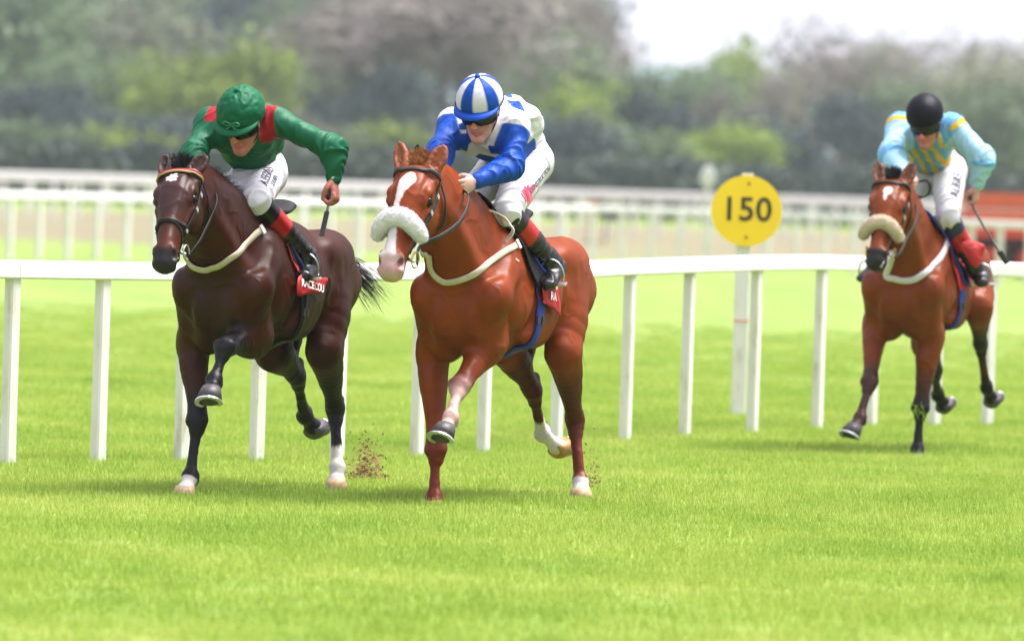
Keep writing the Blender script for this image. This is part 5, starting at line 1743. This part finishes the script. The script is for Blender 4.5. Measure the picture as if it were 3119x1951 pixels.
    for d in (-1, 1):
        e = kn[d]-hip[d]; Ln = np.linalg.norm(e); ax = e/Ln; tt = ((v-hip[d]) @ ax)/Ln
        perp = v - hip[d] - np.outer((v-hip[d]) @ ax, ax); dd = np.linalg.norm(perp, axis=1)
        w_ = 1 - np.abs(noise3(np.stack([tt*Ln*16 + perp @ V3(.4,.9,.2)*10, perp @ V3(.7,-.2,.6)*8, perp @ V3(.1,.6,-.7)*8], 1) + d*4))*3.4
        disp = np.where((dd < .15*s) & (tt > -.3), np.clip(w_,0,1)**1.5*(.007 + .007*np.exp(-((tt-1)/.25)**2)), disp)
    v = v + g*disp[:,None]
    col = np.repeat(np.array([[.62,.61,.66]]), len(v), 0) * (1 + .04*noise3(v*20))[:,None]
    br = mesh_obj('breeches', v, q, M_breech, root, True, col=col)
    for (txt, c0, c1, size, mt) in J.get('legtext', []):
        # lettering along the line c0 -> c1 as seen on the thigh
        def cast(c):
            o = fr.R.T @ (CPOS - fr.O)
            return ray_hit(f2, o, fr.R.T @ nrm(ray(*C(*c))), .004)
        pa, pb = cast(c0), cast(c1)
        if pa is None or pb is None: print('text miss', txt); continue
        c_ = (pa+pb)/2; n_ = f2.normal(f2.project(c_[None], .0, it=6))[0].astype(float)
        xd = nrm(pb-pa); xd = nrm(xd - n_*n_.dot(xd)); yd = np.cross(n_, xd)
        if txt == '#logo':
            P_, F_ = [], []
            def quad(x0,x1,y0,y1,sl):
                k = len(P_)
                for x,y in ((x0,y0),(x1,y0),(x1+sl,y1),(x0+sl,y1)): P_.append((x,y))
                F_.append((k,k+1,k+2,k+3))
            return_ = None
            for x0,x1,y0,y1,sl in ((-.045,-.025,-.02,.045,.03),(-.018,.008,-.05,.05,.035),(.016,.040,-.045,.04,.03)):
                for k in range(5): quad(x0+sl*k/5, x1+sl*k/5, y0+(y1-y0)*k/5, y0+(y1-y0)*(k+1)/5, sl/5)
            w = np.array([c_ + xd*x*size/.1 + yd*y*size/.1 for x,y in P_])
            w = f2.project(w, .014, it=6, mx=.02)
            mesh_obj('emblem', w, F_, mt, br, False)
        else:
            text_on(None, txt, c_, xd, yd, n_, size, mt, br, .015, field=f2, bold=.0006)
    # ---- boots
    for d in (-1, 1):
        f3 = Field(); e = nrm(an[d]-kn[d]); k0 = kn[d] + e*.040
        ft = nrm(to[d]-he[d])
        shin = f3.add([k0, k0*.6+an[d]*.4, k0*.25+an[d]*.75, an[d]], np.array([(.066,.066),(.058,.060),(.046,.048),(.040,.044)])*s, lat, k=.02, sub=4)
        f3.add([he[d]*.75+an[d]*.25, he[d]*.5+to[d]*.5+(an[d]-he[d])*.12, to[d]], np.array([(.036,.036),(.040,.032),(.036,.024)])*s, np.cross(ft, V3(0,0,1)), k=.05)
        f3.add([an[d], he[d]*.7+an[d]*.3], [.042*s,.036*s], k=.03)
        v, q = f3.mesh(.012, 1); g = f3.normal(v)
        tt = ((v-k0) @ (an[d]-k0))/np.dot(an[d]-k0, an[d]-k0)
        al = (v-k0) @ e; perp = v - k0 - np.outer(al, e)
        w_ = 1 - np.abs(noise3(np.stack([al*24, perp @ V3(.7,-.2,.6)*9, perp @ V3(.1,.6,-.7)*9], 1) + 9*d))*3
        v = v + g*(np.clip(w_,0,1)*sstep(.3,.6,tt)*.009)[:,None]
        b0, b1 = J.get('bands', (.22,.50))
        tw = tt + .03*np.sin((perp @ lat)*20) 
        col = np.repeat(np.array([J.get('kneecol', (.005,.005,.006))]), len(v), 0)
        col = mix(col, (.42,.008,.010), sstep(b0-.01,b0+.01,tw)*(1-sstep(b1-.01,b1+.01,tw)))
        col = mix(col, (.007,.0065,.008), sstep(b1-.01,b1+.01,tw))
        bo = mesh_obj('boot', v, q, M_boot, root, True, col=col)
        # stirrup iron round the foot, leather up to the saddle
        c_ = he[d]*.40 + to[d]*.60
        pl = np.cross(ft, lat); pl = nrm(pl)
        if pl[2] < 0: pl = -pl
        sl = nrm(np.cross(ft, pl))
        st = empty('stirrup', fr.M); cata(st, J['stirrup_label'][0 if d == 1 else 1], 'stirrup', 'stirrups')
        mb = MB()
        loop = [c_ + sl*.058*s*math.cos(a) + pl*(.075*s*math.sin(a) + .022*s) for a in np.linspace(math.radians(-25), math.radians(205), 16)]
        mb.tube(loop, .0055, 6); mb.build('iron', M_steel, st, True)
        mb = MB(); mb.box(c_ - pl*.026*s, (.045,.13*s,.008), ft, sl, pl); mb.build('tread', M_steel, st)
        top = I['up'](-.50, d*.20, 1.40)
        strap_air('leather', [c_ + pl*.098*s, c_*.5 + top*.5 + V3(0,d*.015,0), top], .024, .004, J.get('leathermat', M_leather), st, V3(0,d,0))
    # ---- helmet
    fh = Field()
    fh.ball(H(-.006,0,.036), np.array((.108,.103,.122))*hs, Lh, Uh, k=.01)
    cut = H(.0,0,-.042)
    nU, nV = 60, 26
    V_, F_, uvs = [], [], []
    ctr = H(-.006,0,.036)
    tiltF = .40
    for i in range(nV+1):
        th = math.pi*.62*i/nV
        for j in range(nU):
            a = 2*math.pi*j/nU
            z = math.cos(th); r = math.sin(th)
            x, y = r*math.cos(a), r*math.sin(a)
            # rim rises over the face, low at the nape
            V_.append((x, y, z)); uvs.append((a, th))
    V_ = np.array(V_); uvs = np.array(uvs)
    rad = V3(.125,.106,.112)*hs*J.get('helm', 1.02)
    thmax = math.pi*(.555 + .045*(1-np.cos(uvs[:,0]))*.5)
    thv = uvs[:,1]/(math.pi*.62)*thmax
    X = np.sin(thv)*np.cos(uvs[:,0]); Y = np.sin(thv)*np.sin(uvs[:,0]); Z_ = np.cos(thv)
    P0 = np.stack([X*rad[0], Y*rad[1], Z_*rad[2]], 1)
    wr_ = 1 - np.abs(noise3(np.stack([X*2.6, Y*2.6, Z_*3.2],1)*1.3 + J.get('seed',0)))*3.4
    am = J.get('helmwrinkle', .004)
    P1 = P0*(1 + (np.clip(wr_,0,1)*am/.11)[:,None])
    P2 = P0*.94
    world = lambda P: ctr + P @ np.stack([Fh, Lh, Uh])
    V1 = np.concatenate([world(P1), world(P2)]); n1 = len(P1)
    for i in range(nV):
        for j in range(nU):
            a_,b_,c2,d2 = i*nU+j, i*nU+(j+1)%nU, (i+1)*nU+(j+1)%nU, (i+1)*nU+j
            F_.append((a_, d2, c2, b_)); F_.append((a_+n1, b_+n1, c2+n1, d2+n1))
    for j in range(nU):
        a_, b_ = nV*nU+j, nV*nU+(j+1)%nU
        F_.append((a_, a_+n1, b_+n1, b_))
    hcol = np.concatenate([J['helmcol'](uvs[:,0], thv, P0), np.tile([[.02,.02,.02]], (n1,1))])
    hm = mesh_obj('helmet', V1, F_, M_helmet, root, True, col=hcol)
    if J.get('peak', True):
        V_, F_ = [], []
        n = 26
        for j in range(n+1):
            a = math.radians(-72 + 144*j/n)
            thm = math.pi*(.555 + .045*(1-math.cos(a))*.5)
            base = V3(math.sin(thm)*math.cos(a)*rad[0], math.sin(thm)*math.sin(a)*rad[1], math.cos(thm)*rad[2]) + V3(0,0,.012)
            out = V3(math.cos(a), math.sin(a)*.75, -.28)
            l = .050*hs*max(0,math.cos(a*1.2))**.6
            for k, (t, dz) in enumerate(((0,0),(.5,.006),(1,0),(1,-.006),(.5,-.002),(0,-.008))):
                V_.append(base*(.985) + out*l*t + V3(0,0,dz))
        for j in range(n):
            for k in range(6): F_.append((j*6+k, j*6+(k+1)%6, (j+1)*6+(k+1)%6, (j+1)*6+k))
        V_ = world(np.array(V_))
        mesh_obj('peak', V_, F_, M_helmet, hm, True, col=np.tile([J['peakcol']], (len(V_),1)))
        if J.get('button', True):
            bv, bf = uv_sphere(world(np.array([[0,0,rad[2]*1.0]]))[0], .014*hs, 12, 6)
            mesh_obj('button', bv, bf, M_helmet, hm, True, col=np.tile([J['peakcol']], (len(bv),1)))
    for kk in J.get('helmextra', []): kk(world, rad, hm, hs)
    # goggles: curved lens over the eyes and an elastic round the helmet
    V_, F_ = [], []; n, mrows = 30, 6
    for j in range(n+1):
        a = math.radians(-78 + 156*j/n)
        for k in range(mrows+1):
            t = k/mrows; z = .014 - .062*t
            bulge = 1 + .05*math.sin(math.pi*t)
            dip = .012*math.exp(-(a/.22)**2)*t
            V_.append((.103*math.cos(a)*bulge + .004, .085*math.sin(a)*bulge, z + dip - .004*abs(math.sin(a))))
    V_ = np.array(V_); n0 = len(V_)
    V2 = np.concatenate([V_, V_*V3(.94,.94,1)])
    for j in range(n):
        for k in range(mrows):
            a_,b_,c2,d2 = j*(mrows+1)+k, (j+1)*(mrows+1)+k, (j+1)*(mrows+1)+k+1, j*(mrows+1)+k+1
            F_.append((a_,b_,c2,d2)); F_.append((a_+n0,d2+n0,c2+n0,b_+n0))
    gw = hc + (V2*hs) @ np.stack([Fh, Lh, Uh])
    go = mesh_obj('goggles', gw, F_, M_goggle, root, True)
    md = go.modifiers.new('rim', 'SOLIDIFY'); md.thickness = .003
    mb = MB()
    ring = [ctr + (Fh*rad[0]*math.cos(a) + Lh*rad[1]*math.sin(a))*1.025 + Uh*(-.018*hs*math.cos(a) - .010 ) for a in np.linspace(0, 2*math.pi, 40, endpoint=False)]
    if J.get('band', True):
        mb.tube(ring, .0055, 6, closed=True); mb.build('goggle_band', M_strapb, go, True)
    for d in (-1, 1):                                           # harness straps down to the chin
        strap_air('chinstrap', [H(.02,d*.087,-.01), H(.012,d*.083,-.055), H(.035,d*.062,-.105), H(.062,d*.02,-.150)], .014, .003, M_strapb, hm, Lh*d)
        strap_air('chinstrap', [H(-.04,d*.083,-.02), H(-.012,d*.083,-.055)], .014, .003, M_strapb, hm, Lh*d)
    I['holds'] = holds; I['hc'] = hc
    print('jockey bones: uarm %s farm %s thigh %.2f shin %.2f spine %.2f head up %s' % ([round(float(np.linalg.norm(sh[d]-el[d])),2) for d in (-1,1)], [round(float(np.linalg.norm(wr[d]-el[d])),2) for d in (-1,1)], np.linalg.norm(hip[1]-kn[1]), np.linalg.norm(kn[1]-an[1]), np.linalg.norm(nb-hp), Uh.round(2)))
    for nm, p in (('sh',sh[1]),('shR',sh[-1]),('el',el[1]),('elR',el[-1]),('wr',wr[1]),('wrR',wr[-1]),('hip',hip[1]),('kn',kn[1]),('an',an[1]),('hp',hp),('nb',nb)): print(nm, p.round(2), end='; ')
    print()
    return root
def silk_green(b):
    v = b['v']; n = len(v)
    g = np.repeat(np.array([[.0025,.105,.045]]), n, 0)
    red = (.32,.006,.014)
    for px, lowpx, w in (((1,915,300), (1,930,440), .036), ((1,540,250), (1,535,290), .034)):
        p, q = b['hit'](px), b['hit'](lowpx)
        if p is None: continue
        l0 = (p - b['mid']) @ b['latv']; a0 = (q - b['hp']) @ b['ax'] if q is not None else 0
        tilt = b['lat'] - l0
        g = mix(g, red, (1 - sstep(w-.004, w+.004, np.abs(tilt))) * (v[:,2] > (q[2] if q is not None else 0)))
    return g
def silk_blue(b):
    v = b['v']; n = len(v)
    blue = (.003,.058,.38); white = (.62,.62,.67)
    c = np.repeat(np.array([white]), n, 0)
    sleeve = (b['tag'] != 0) & ((b['seg'] < .100) | (np.abs(b['tag']) == 2) | (b['t'] > .5))
    fade = np.where((np.abs(b['tag']) == 2) | (b['t'] > .55), 1., 1 - sstep(.094, .104, b['seg']))
    c = mix(c, blue, (b['tag'] != 0) * fade * sstep(.10,.14, b['t'] + (np.abs(b['tag'])==2)*1.0))
    # large spots on the body
    rg = np.random.default_rng(3)
    fr = b['fr']
    for (px, r) in (((3,1065,262),.058),((3,722,445),.062),((3,1140,575),.085),((3,880,600),.078),((3,985,200),.045)):
        p = b['hit'](px)
        if p is None: continue
        d = np.linalg.norm((v - p), axis=1)
        c = mix(c, blue, (~sleeve) * (1 - sstep(r*.95, r*1.03, d)))
    return c
def silk_stripes(b):
    v = b['v']; n = len(v)
    lb = (.13,.38,.66); ye = (.62,.38,.008)
    c = np.repeat(np.array([lb]), n, 0)
    body = (b['tag'] == 0)
    ph = b['lat'] / .072
    m = (np.abs((ph + .5) % 1 - .5) < .24)
    c = np.where((body & m)[:,None], np.array(ye), c)
    c = mix(c, (.08,.27,.52), body * (~m) * .5)
    # a yellow seam ring at the sleeve head
    up_ = (np.abs(b['tag']) == 1)
    c = mix(c, ye, up_ * (b['t'] < .16) * (b['t'] > .02) * (b['v'][:,2] > b['sh'][1][2]-.02))
    return np.where((np.abs(b['tag']) >= 1)[:,None] & (b['t'] > .2)[:,None], np.array((.33,.56,.76)), c)

def helm_green(a, th, P): return np.tile([[.0025,.10,.042]], (len(a),1))
def helm_stripe(a, th, P):
    k = np.floor(((a + math.radians(33)) / (2*math.pi) * 10) % 10).astype(int) % 2
    blue = np.array((.003,.058,.37)); w = np.array((.62,.62,.66))
    c = np.where((k == 0)[:,None], blue, w)
    return np.where((th < .13)[:,None], blue, c)
def helm_navy(a, th, P): return np.tile([[.006,.005,.012]], (len(a),1))

def bow(world, rad, hm, hs):
    mb = MB(); c = world(np.array([[rad[0]*1.05, .01, .018]]))[0]
    x = world(np.array([[0,1,0]]))[0]-world(np.array([[0,0,0]]))[0]; z = world(np.array([[0,0,1]]))[0]-world(np.array([[0,0,0]]))[0]; f = np.cross(x, z)
    for s in (-1, 1):
        mb.tube(smooth_path([c, c + x*s*.03 + z*.012, c + x*s*.045 + z*.001, c + x*s*.028 - z*.010, c], 4), .006, 6)
        mb.tube(smooth_path([c, c + x*s*.016 - z*.022 + f*.006, c + x*s*.035 - z*.034], 4), [.006]*8 + [.003], 6)
    o = mb.build('bow', M_bow, hm, True)
M_bow = simple_mat('green ribbon', (.006,.17,.07), .45, bump=.3)
M_wht_cuff = simple_mat('white cuff', (.62,.62,.66), .6)
M_print_navy = simple_mat('navy print', (.02,.02,.05), .6)
M_print_red = simple_mat('red print', (.62,.02,.07), .6)

I1, I2, I3 = HI
B1 = bridle(I1, dict(label='brown leather bridle with red and gold browband on the dark bay', browmat=M_redgold, piping=M_gold, browband_w=.019, flash=True))
B2 = bridle(I2, dict(label='black leather bridle with white sheepskin noseband on the chestnut', fleece=M_fleece_w, nosex=.35, bitmat=M_brass, strap=M_leather_grey))
B3 = bridle(I3, dict(label='dark bridle with cream sheepskin noseband on the light bay', fleece=M_fleece_c, nosex=.36, fleece_r=.042, bitmat=M_brass))

tick("bridles")
T1 = tack_up(I1, dict(cloth_label='red saddlecloth with white lettering on the dark bay', saddle_label='black racing saddle with navy edged pad on the dark bay',
    breast_label='cream breast strap across the dark bay', girthmat=M_black, breastmat=M_webbing, pad_x=(-.33,-.43), girth_x=-.52,
    text=[('RACECOU', C(1,1225,1402), .058, -.14)], cloth_x=(-.42,-.64), corner=[(1,1128,1345),(1,1190,1322),(1,1240,1352),(1,1325,1348),(1,1312,1408),(1,1285,1448),(1,1200,1456),(1,1125,1466)],
    breast=[(7,440,1180),(7,490,1290),(7,560,1350),(7,690,1370),(7,830,1320),(7,960,1230),(7,1080,1120),(1,780,1110),(1,840,1050),(1,890,1015)]))
T2 = tack_up(I2, dict(cloth_label='crimson saddlecloth with white lettering on the chestnut', saddle_label='black racing saddle with blue binding and blue girth on the chestnut',
    breast_label='cream breast strap across the chestnut', girthmat=M_blue, breastmat=M_webbing, clothmat=M_crimson, pad_x=(-.24,-.39), girth_x=-.50,
    text=[('RA', C(4,1230,130), .060, -.12), ('*', C(4,1245,85), .09, -.12)], binding=M_blue, edge='rear', cloth_x=(-.43,-.67), corner=[(4,1172,70),(4,1250,58),(4,1270,120),(4,1280,190),(4,1278,250),(4,1238,205),(4,1175,165)],
    breast=[(3,490,1240),(3,505,1340),(3,560,1405),(3,620,1425),(3,720,1400),(3,850,1320),(3,960,1240),(3,1040,1195),(3,1075,1170)]))
T3 = tack_up(I3, dict(cloth_label='red saddlecloth flapping beside the boot on the light bay', saddle_label='black racing saddle with blue girth on the light bay',
    breast_label='white and blue breast strap across the light bay', girthmat=M_blue, breastmat=M_white_web, binding=M_blue, girth_w=.045, pad_x=(-.30,-.40), cloth_x=(-.38,-.66), breast_w=.044,
    breast=[(10,310,1170),(10,360,1260),(10,450,1325),(10,560,1350),(10,680,1330),(10,800,1250),(10,920,1130),(10,990,1020),(10,1010,900)]))

tick("tack")
J1 = build_jockey(I1, dict(label='jockey in green silks with red shoulder bands, whip hand stretched out', silk=silk_green, helmcol=helm_green, peakcol=(.0025,.10,.042), helmextra=[bow], seed=4, helmwrinkle=.0065, band=False, tilt=14, sleeve=1.10,
    helmet=(1,722,235,-.04), chin=(1,738,505,-.12), neck=(1,785,270,-.32), shR=(1,525,300,-.28), shL=(1,975,285,-.26),
    elR=(1,425,520,-.08), wrR=(1,470,690,.10), elL=(1,1370,475,-.28), wrL=(1,1372,685,-.26),
    pelvis=(1,835,560,-.66), hipL=(1,900,645,-.56), knL=(1,845,828,-.24), anL=(1,1185,1200,-.62), heL=(1,1225,1290,-.72), toL=(1,1165,1335,-.50),
    thumb={1:(.6,0,.2), -1:(0,0,1)}, head_left=(.06,1,.02), skin=(.45,.17,.13), handcol=(.47,.16,.13), cuffmat=M_wht_cuff,
    legtext=[('ALBAS', (8,490,345), (8,545,195), .066, M_print_navy), ('DUBAI', (8,560,360), (8,600,250), .036, M_print_navy)],
    stirrup_label=('steel stirrup under the near boot of the green jockey','steel stirrup on the far side of the dark bay')))
J2 = build_jockey(I2, dict(label='jockey in white silks with blue spots and sleeves and a striped cap', silk=silk_blue, helmcol=helm_stripe, peakcol=(.003,.058,.37), seed=1, helmwrinkle=.0015, sleeve=1.12,
    helmet=(3,800,215,-.08), chin=(3,812,500,-.16), neck=(3,945,330,-.42), shR=(3,640,380,-.36), shL=(3,1065,400,-.32),
    elR=(3,560,580,-.12), wrR=(3,555,700,.10), elL=(3,1020,665,-.20), wrL=(3,790,765,.02),
    pelvis=(3,1085,560,-.85), hipL=(3,1162,640,-.74), hipR=(3,985,640,-.80), knL=(3,998,965,-.33), anL=(3,1275,1275,-.64), heL=(3,1352,1345,-.74), toL=(3,1268,1440,-.52),
    skin=(.52,.28,.23), handcol=(.50,.30,.24), head_left=(-.05,1,.03),
    legtext=[('#logo', (9,395,480), (9,480,365), .088, M_print_red), ('XL', (9,488,352), (9,520,312), .040, M_print_red), ('CONSTRUCTION', (9,520,318), (9,635,172), .036, M_print_navy)],
    stirrup_label=('steel stirrup under the near boot of the blue and white jockey','steel stirrup on the far side of the chestnut')))
J3 = build_jockey(I3, dict(label='jockey in pale blue and yellow striped silks and black cap', silk=silk_stripes, helmcol=helm_navy, peakcol=(.012,.010,.022), seed=8, tilt=13, sleeve=1.35, helmwrinkle=.001, peak=False, band=False, kneecol=(.008,.008,.05),
    helmet=(5,785,250,-.08), chin=(5,800,502,-.16), neck=(5,815,340,-.42), shR=(5,600,340,-.36), shL=(5,1010,345,-.34),
    elR=(5,545,560,-.12), wrR=(5,640,730,.10), elL=(5,1240,590,-.34), wrL=(5,1200,790,-.36),
    pelvis=(5,860,600,-.82), hipL=(5,985,690,-.74), hipR=(5,790,690,-.76), knL=(5,975,1040,-.38), anL=(6,1155,55,-.62), heL=(6,1215,100,-.72), toL=(6,1195,145,-.52),
    thumb={1:(.6,0,.2), -1:(0,0,1)}, skin=(.45,.18,.15), handcol=(.52,.28,.26), cuffmat=M_wht_cuff,
    legtext=[('ALBAS', (10,1095,470), (10,1150,140), .085, M_print_navy)],
    stirrup_label=('steel stirrup under the near boot of the pale blue jockey','steel stirrup on the far side of the light bay')))

tick("jockeys")
# ---- reins: bit -> hand, and the slack looped over the neck
def reins(I, label, leftpts, mat, rightpts=None, w=.018):
    fr = I['frame']
    r = empty('reins', fr.M); cata(r, label, 'reins', 'reins')
    L_ = [I['bit'][1]] + leftpts
    strap_air('rein', L_, w, .004, mat, r, V3(0.1,1,.1))
    B_, H_ = I['bit'][-1], I['holds'][-1][0]
    R_ = [B_] + [B_*(1-t) + H_*t + V3(0, -.035*math.sin(t*3.14), -.05*math.sin(t*3.14)) for t in (.25,.5,.75)] + [H_]
    strap_air('rein', R_, w, .004, mat, r, V3(0.1,-1,.1))
    return r
lf = lambda I, *c: I['frame'].loc(C(*c[:3]), c[3])
reins(I2, 'black leather reins from the bit of the chestnut to the gloveless hands', [lf(I2,3,430,1190,.60), lf(I2,570,1120,.50) if False else lf(I2,3,570,1120,.50), lf(I2,3,690,1030,.34), lf(I2,3,745,930,.22), lf(I2,3,748,850,.14), I2['holds'][1][0]], M_leather_grey, w=.024)
reins(I1, 'brown leather reins of the dark bay', [lf(I1,7,600,1070,.56), lf(I1,7,655,960,.46), lf(I1,7,720,830,.36), lf(I1,7,800,620,.26), lf(I1,7,740,430,.16), lf(I1,7,660,330,.08), I1['holds'][-1][0]], M_leather, w=.018)
reins(I3, 'brown leather reins of the light bay', [lf(I3,10,520,1030,.58), lf(I3,10,590,880,.44), lf(I3,10,680,730,.32), lf(I3,10,705,600,.22), lf(I3,10,670,450,.14), I3['holds'][-1][0]], M_leather_grey, w=.024)
# loose loop of the whip thong / rein above the light bay's neck
loop = [lf(I3,10,640,330,.05), lf(I3,10,720,265,.02), lf(I3,10,800,255,0), lf(I3,10,838,310,0), lf(I3,10,825,390,0), lf(I3,10,770,432,.02), lf(I3,10,710,425,.05)]
o = strap_air('rein_loop', loop, .016, .004, M_black, None, V3(1,.2,0)); o.matrix_world = I3['frame'].M
cata(o, 'black slack rein looping up beside the thigh above the light bay', 'rein')

# ---- whips
def whip(I, label, pts, rad, flap=None):
    w = empty('whip', I['frame'].M); cata(w, label, 'whip', 'whips')
    mb = MB(); P = smooth_path(pts, 6); mb.tube(P, np.interp(np.linspace(0,1,len(P)), np.linspace(0,1,len(rad)), rad), 8)
    mb.build('shaft', M_handle, w, True)
    if flap:
        d = nrm(P[-1]-P[-2]); mb = MB(); mb.box(P[-1] + d*flap[0]/2, (flap[0], flap[1], .008), d, np.cross(d, V3(1,0,.1)), np.cross(d, np.cross(d, V3(1,0,.1))))
        mb.build('flap', M_leather_grey, w)
    return w
p = I1['holds'][1][0]
whip(I1, 'short grey whip swinging from the outstretched hand of the green jockey', [p + V3(0,0,.06), p, lf(I1,1,1340,830,-.33), lf(I1,1,1325,900,-.30)], [.010,.010,.008,.007], (.15,.026))
p = I3['holds'][1][0]
whip(I3, 'long black whip pointing down from the hand of the pale blue jockey', [p + V3(0,0,.07), p, lf(I3,5,1200,1020,-.38), lf(I3,5,1290,1170,-.44), lf(I3,5,1370,1300,-.5)], [.011,.010,.009,.007,.007], (.10,.034))
p = I2['holds'][-1][0]
whip(I2, 'black whip standing up behind the ear of the chestnut', [lf(I2,3,640,745,.05), lf(I2,3,540,650,.08), lf(I2,3,482,600,.10)], [.010,.009,.008], (.085,.036))
# ---- the plaited neck strap ends and loop of the chestnut's breastplate
o = empty('neck_strap', I2['frame'].M); cata(o, 'white loop of neck strap hanging at the shoulder of the chestnut', 'strap')
strap_air('strap', [lf(I2,9,0,570,-.20), lf(I2,9,100,600,-.22), lf(I2,9,210,660,-.24), lf(I2,9,270,740,-.25), lf(I2,9,290,800,-.25), lf(I2,9,240,880,-.25), lf(I2,9,205,950,-.24), lf(I2,9,200,1010,-.23), lf(I2,9,240,1060,-.24), lf(I2,9,300,1095,-.25), lf(I2,9,365,1140,-.26)], .012, .004, M_webbing, o, V3(.6,.8,0))
strap_air('strap', [lf(I2,9,250,720,-.24), lf(I2,9,305,790,-.25), lf(I2,9,285,860,-.25), lf(I2,9,215,930,-.24), lf(I2,9,165,1000,-.23), lf(I2,9,215,1050,-.23)], .010, .004, M_white_web, o, V3(.6,.8,0))
# ---- red flap of the light bay's saddlecloth, blown out beside the boot
g_ = MB(); fr = I3['frame']
corner = [lf(I3,10,1080,890,-.42), lf(I3,10,1330,920,-.50), lf(I3,10,1385,975,-.52), lf(I3,10,1350,1100,-.50), lf(I3,10,1280,1240,-.47), lf(I3,10,1200,1130,-.44), lf(I3,10,1110,1000,-.42)]
corner = [p + V3(.05,.06,0) for p in corner]
cc = sum(corner)/len(corner) + V3(.04,.03,0)
V_ = [cc] + corner; V_ = np.array(V_); n = len(corner)
V_ = np.concatenate([V_, V_ - V3(.004,.012,0)])
F_ = [(0,i+1,(i+1)%n+1) for i in range(n)] + [(n+1,(i+1)%n+n+2,i+n+2) for i in range(n)] + [(i+1,i+n+2,(i+1)%n+n+2,(i+1)%n+1) for i in range(n)]
fl = mesh_obj('cloth_flap', V_, F_, M_red, T3[0], True)
md = fl.modifiers.new('sub', 'SUBSURF'); md.levels = 3; md.render_levels = 3
tx = bpy.data.textures.new('folds', 'CLOUDS'); tx.noise_scale = .12
md = fl.modifiers.new('folds', 'DISPLACE'); md.texture = tx; md.strength = .03; md.mid_level = .5
# ---------------------------------------------------------------- turf kicked up
M_soil = simple_mat('dark soil', (.20,.105,.05), .95, bump=.4, bscale=200, var=.4, vscale=80)
def clods(name, label, c, sx, sy, sz, n, seed, drift=(0,0,0)):
    g = np.random.default_rng(seed); mb = MB()
    for i in range(n):
        t = abs(g.normal())*.5
        p = np.array(c) + V3(g.normal()*sx*(1-.3*min(t,1)), g.normal()*sy, abs(g.normal())*sz*.55)
        r = .0015 + .0045*g.random()**3 + (.004 if g.random() < .05 else 0)
        ax = g.normal(size=3)*r*.6
        v = [p + V3(*(g.normal(size=3)*r)) for _ in range(4)]
        mb.add([v[0]+ax, v[1]-ax, v[2]+ax, v[3]-ax], [(0,1,2),(0,2,3),(0,3,1),(1,3,2)])
    o = mb.build(name, M_soil); cata(o, label, 'soil', kind='stuff'); return o
p = on_ground(*C(2,1500,1310)); clods('soil_spray', 'brown spray of soil behind the hind hoof of the dark bay', (p[0],p[1],.02), .05, .15, .17, 1100, 1)
clods('soil_spray', 'loose crumbs of soil lying on the turf beside the hind hoof of the dark bay', (p[0]-.01,p[1],.015), .09, .12, .03, 260, 5)
p = on_ground(*C(4,1470,1340)); clods('soil_spray', 'thin spray of soil behind the hind hoof of the chestnut', (p[0],p[1],.03), .03, .12, .20, 170, 2)
p = on_ground(*C(6,400,1370)); 
# grass stuck to the knee of the light bay
g = np.random.default_rng(8); kp = HI[2]['legs']['LF'][1] + V3(.05,0,-.01)
o = hair('grass_tuft', [kp + g.normal(size=3)*.02 for _ in range(26)], [nrm(V3(.4,0,0)+g.normal(size=3)) for _ in range(26)], g.uniform(.04,.10,26), M_blade, None, r=.0028, seg=3, M=HI[2]['frame'].M, seed=3)
cata(o, 'tuft of grass caught on the knee of the light bay', 'grass', kind='stuff')
# ---------------------------------------------------------------- damp air
hm, nt, b = mat_new('air'); nt.nodes.remove(b)
pv = nt.nodes.new("ShaderNodeVolumePrincipled"); pv.inputs['Color'].default_value = (.76,.82,1.0,1); pv.inputs['Density'].default_value = .00016; pv.inputs['Anisotropy'].default_value = .2
nt.links.new(pv.outputs[0], nt.nodes["Material Output"].inputs['Volume'])
mb = MB(); mb.box((0, 1200, 22), (2000, 2700, 46.2)); hz = mb.build('haze', hm); cata(hz, 'thin damp haze over the whole course', 'haze', kind='stuff')
sc.cycles.volume_bounces = 1
sc.cycles.volume_step_rate = 5
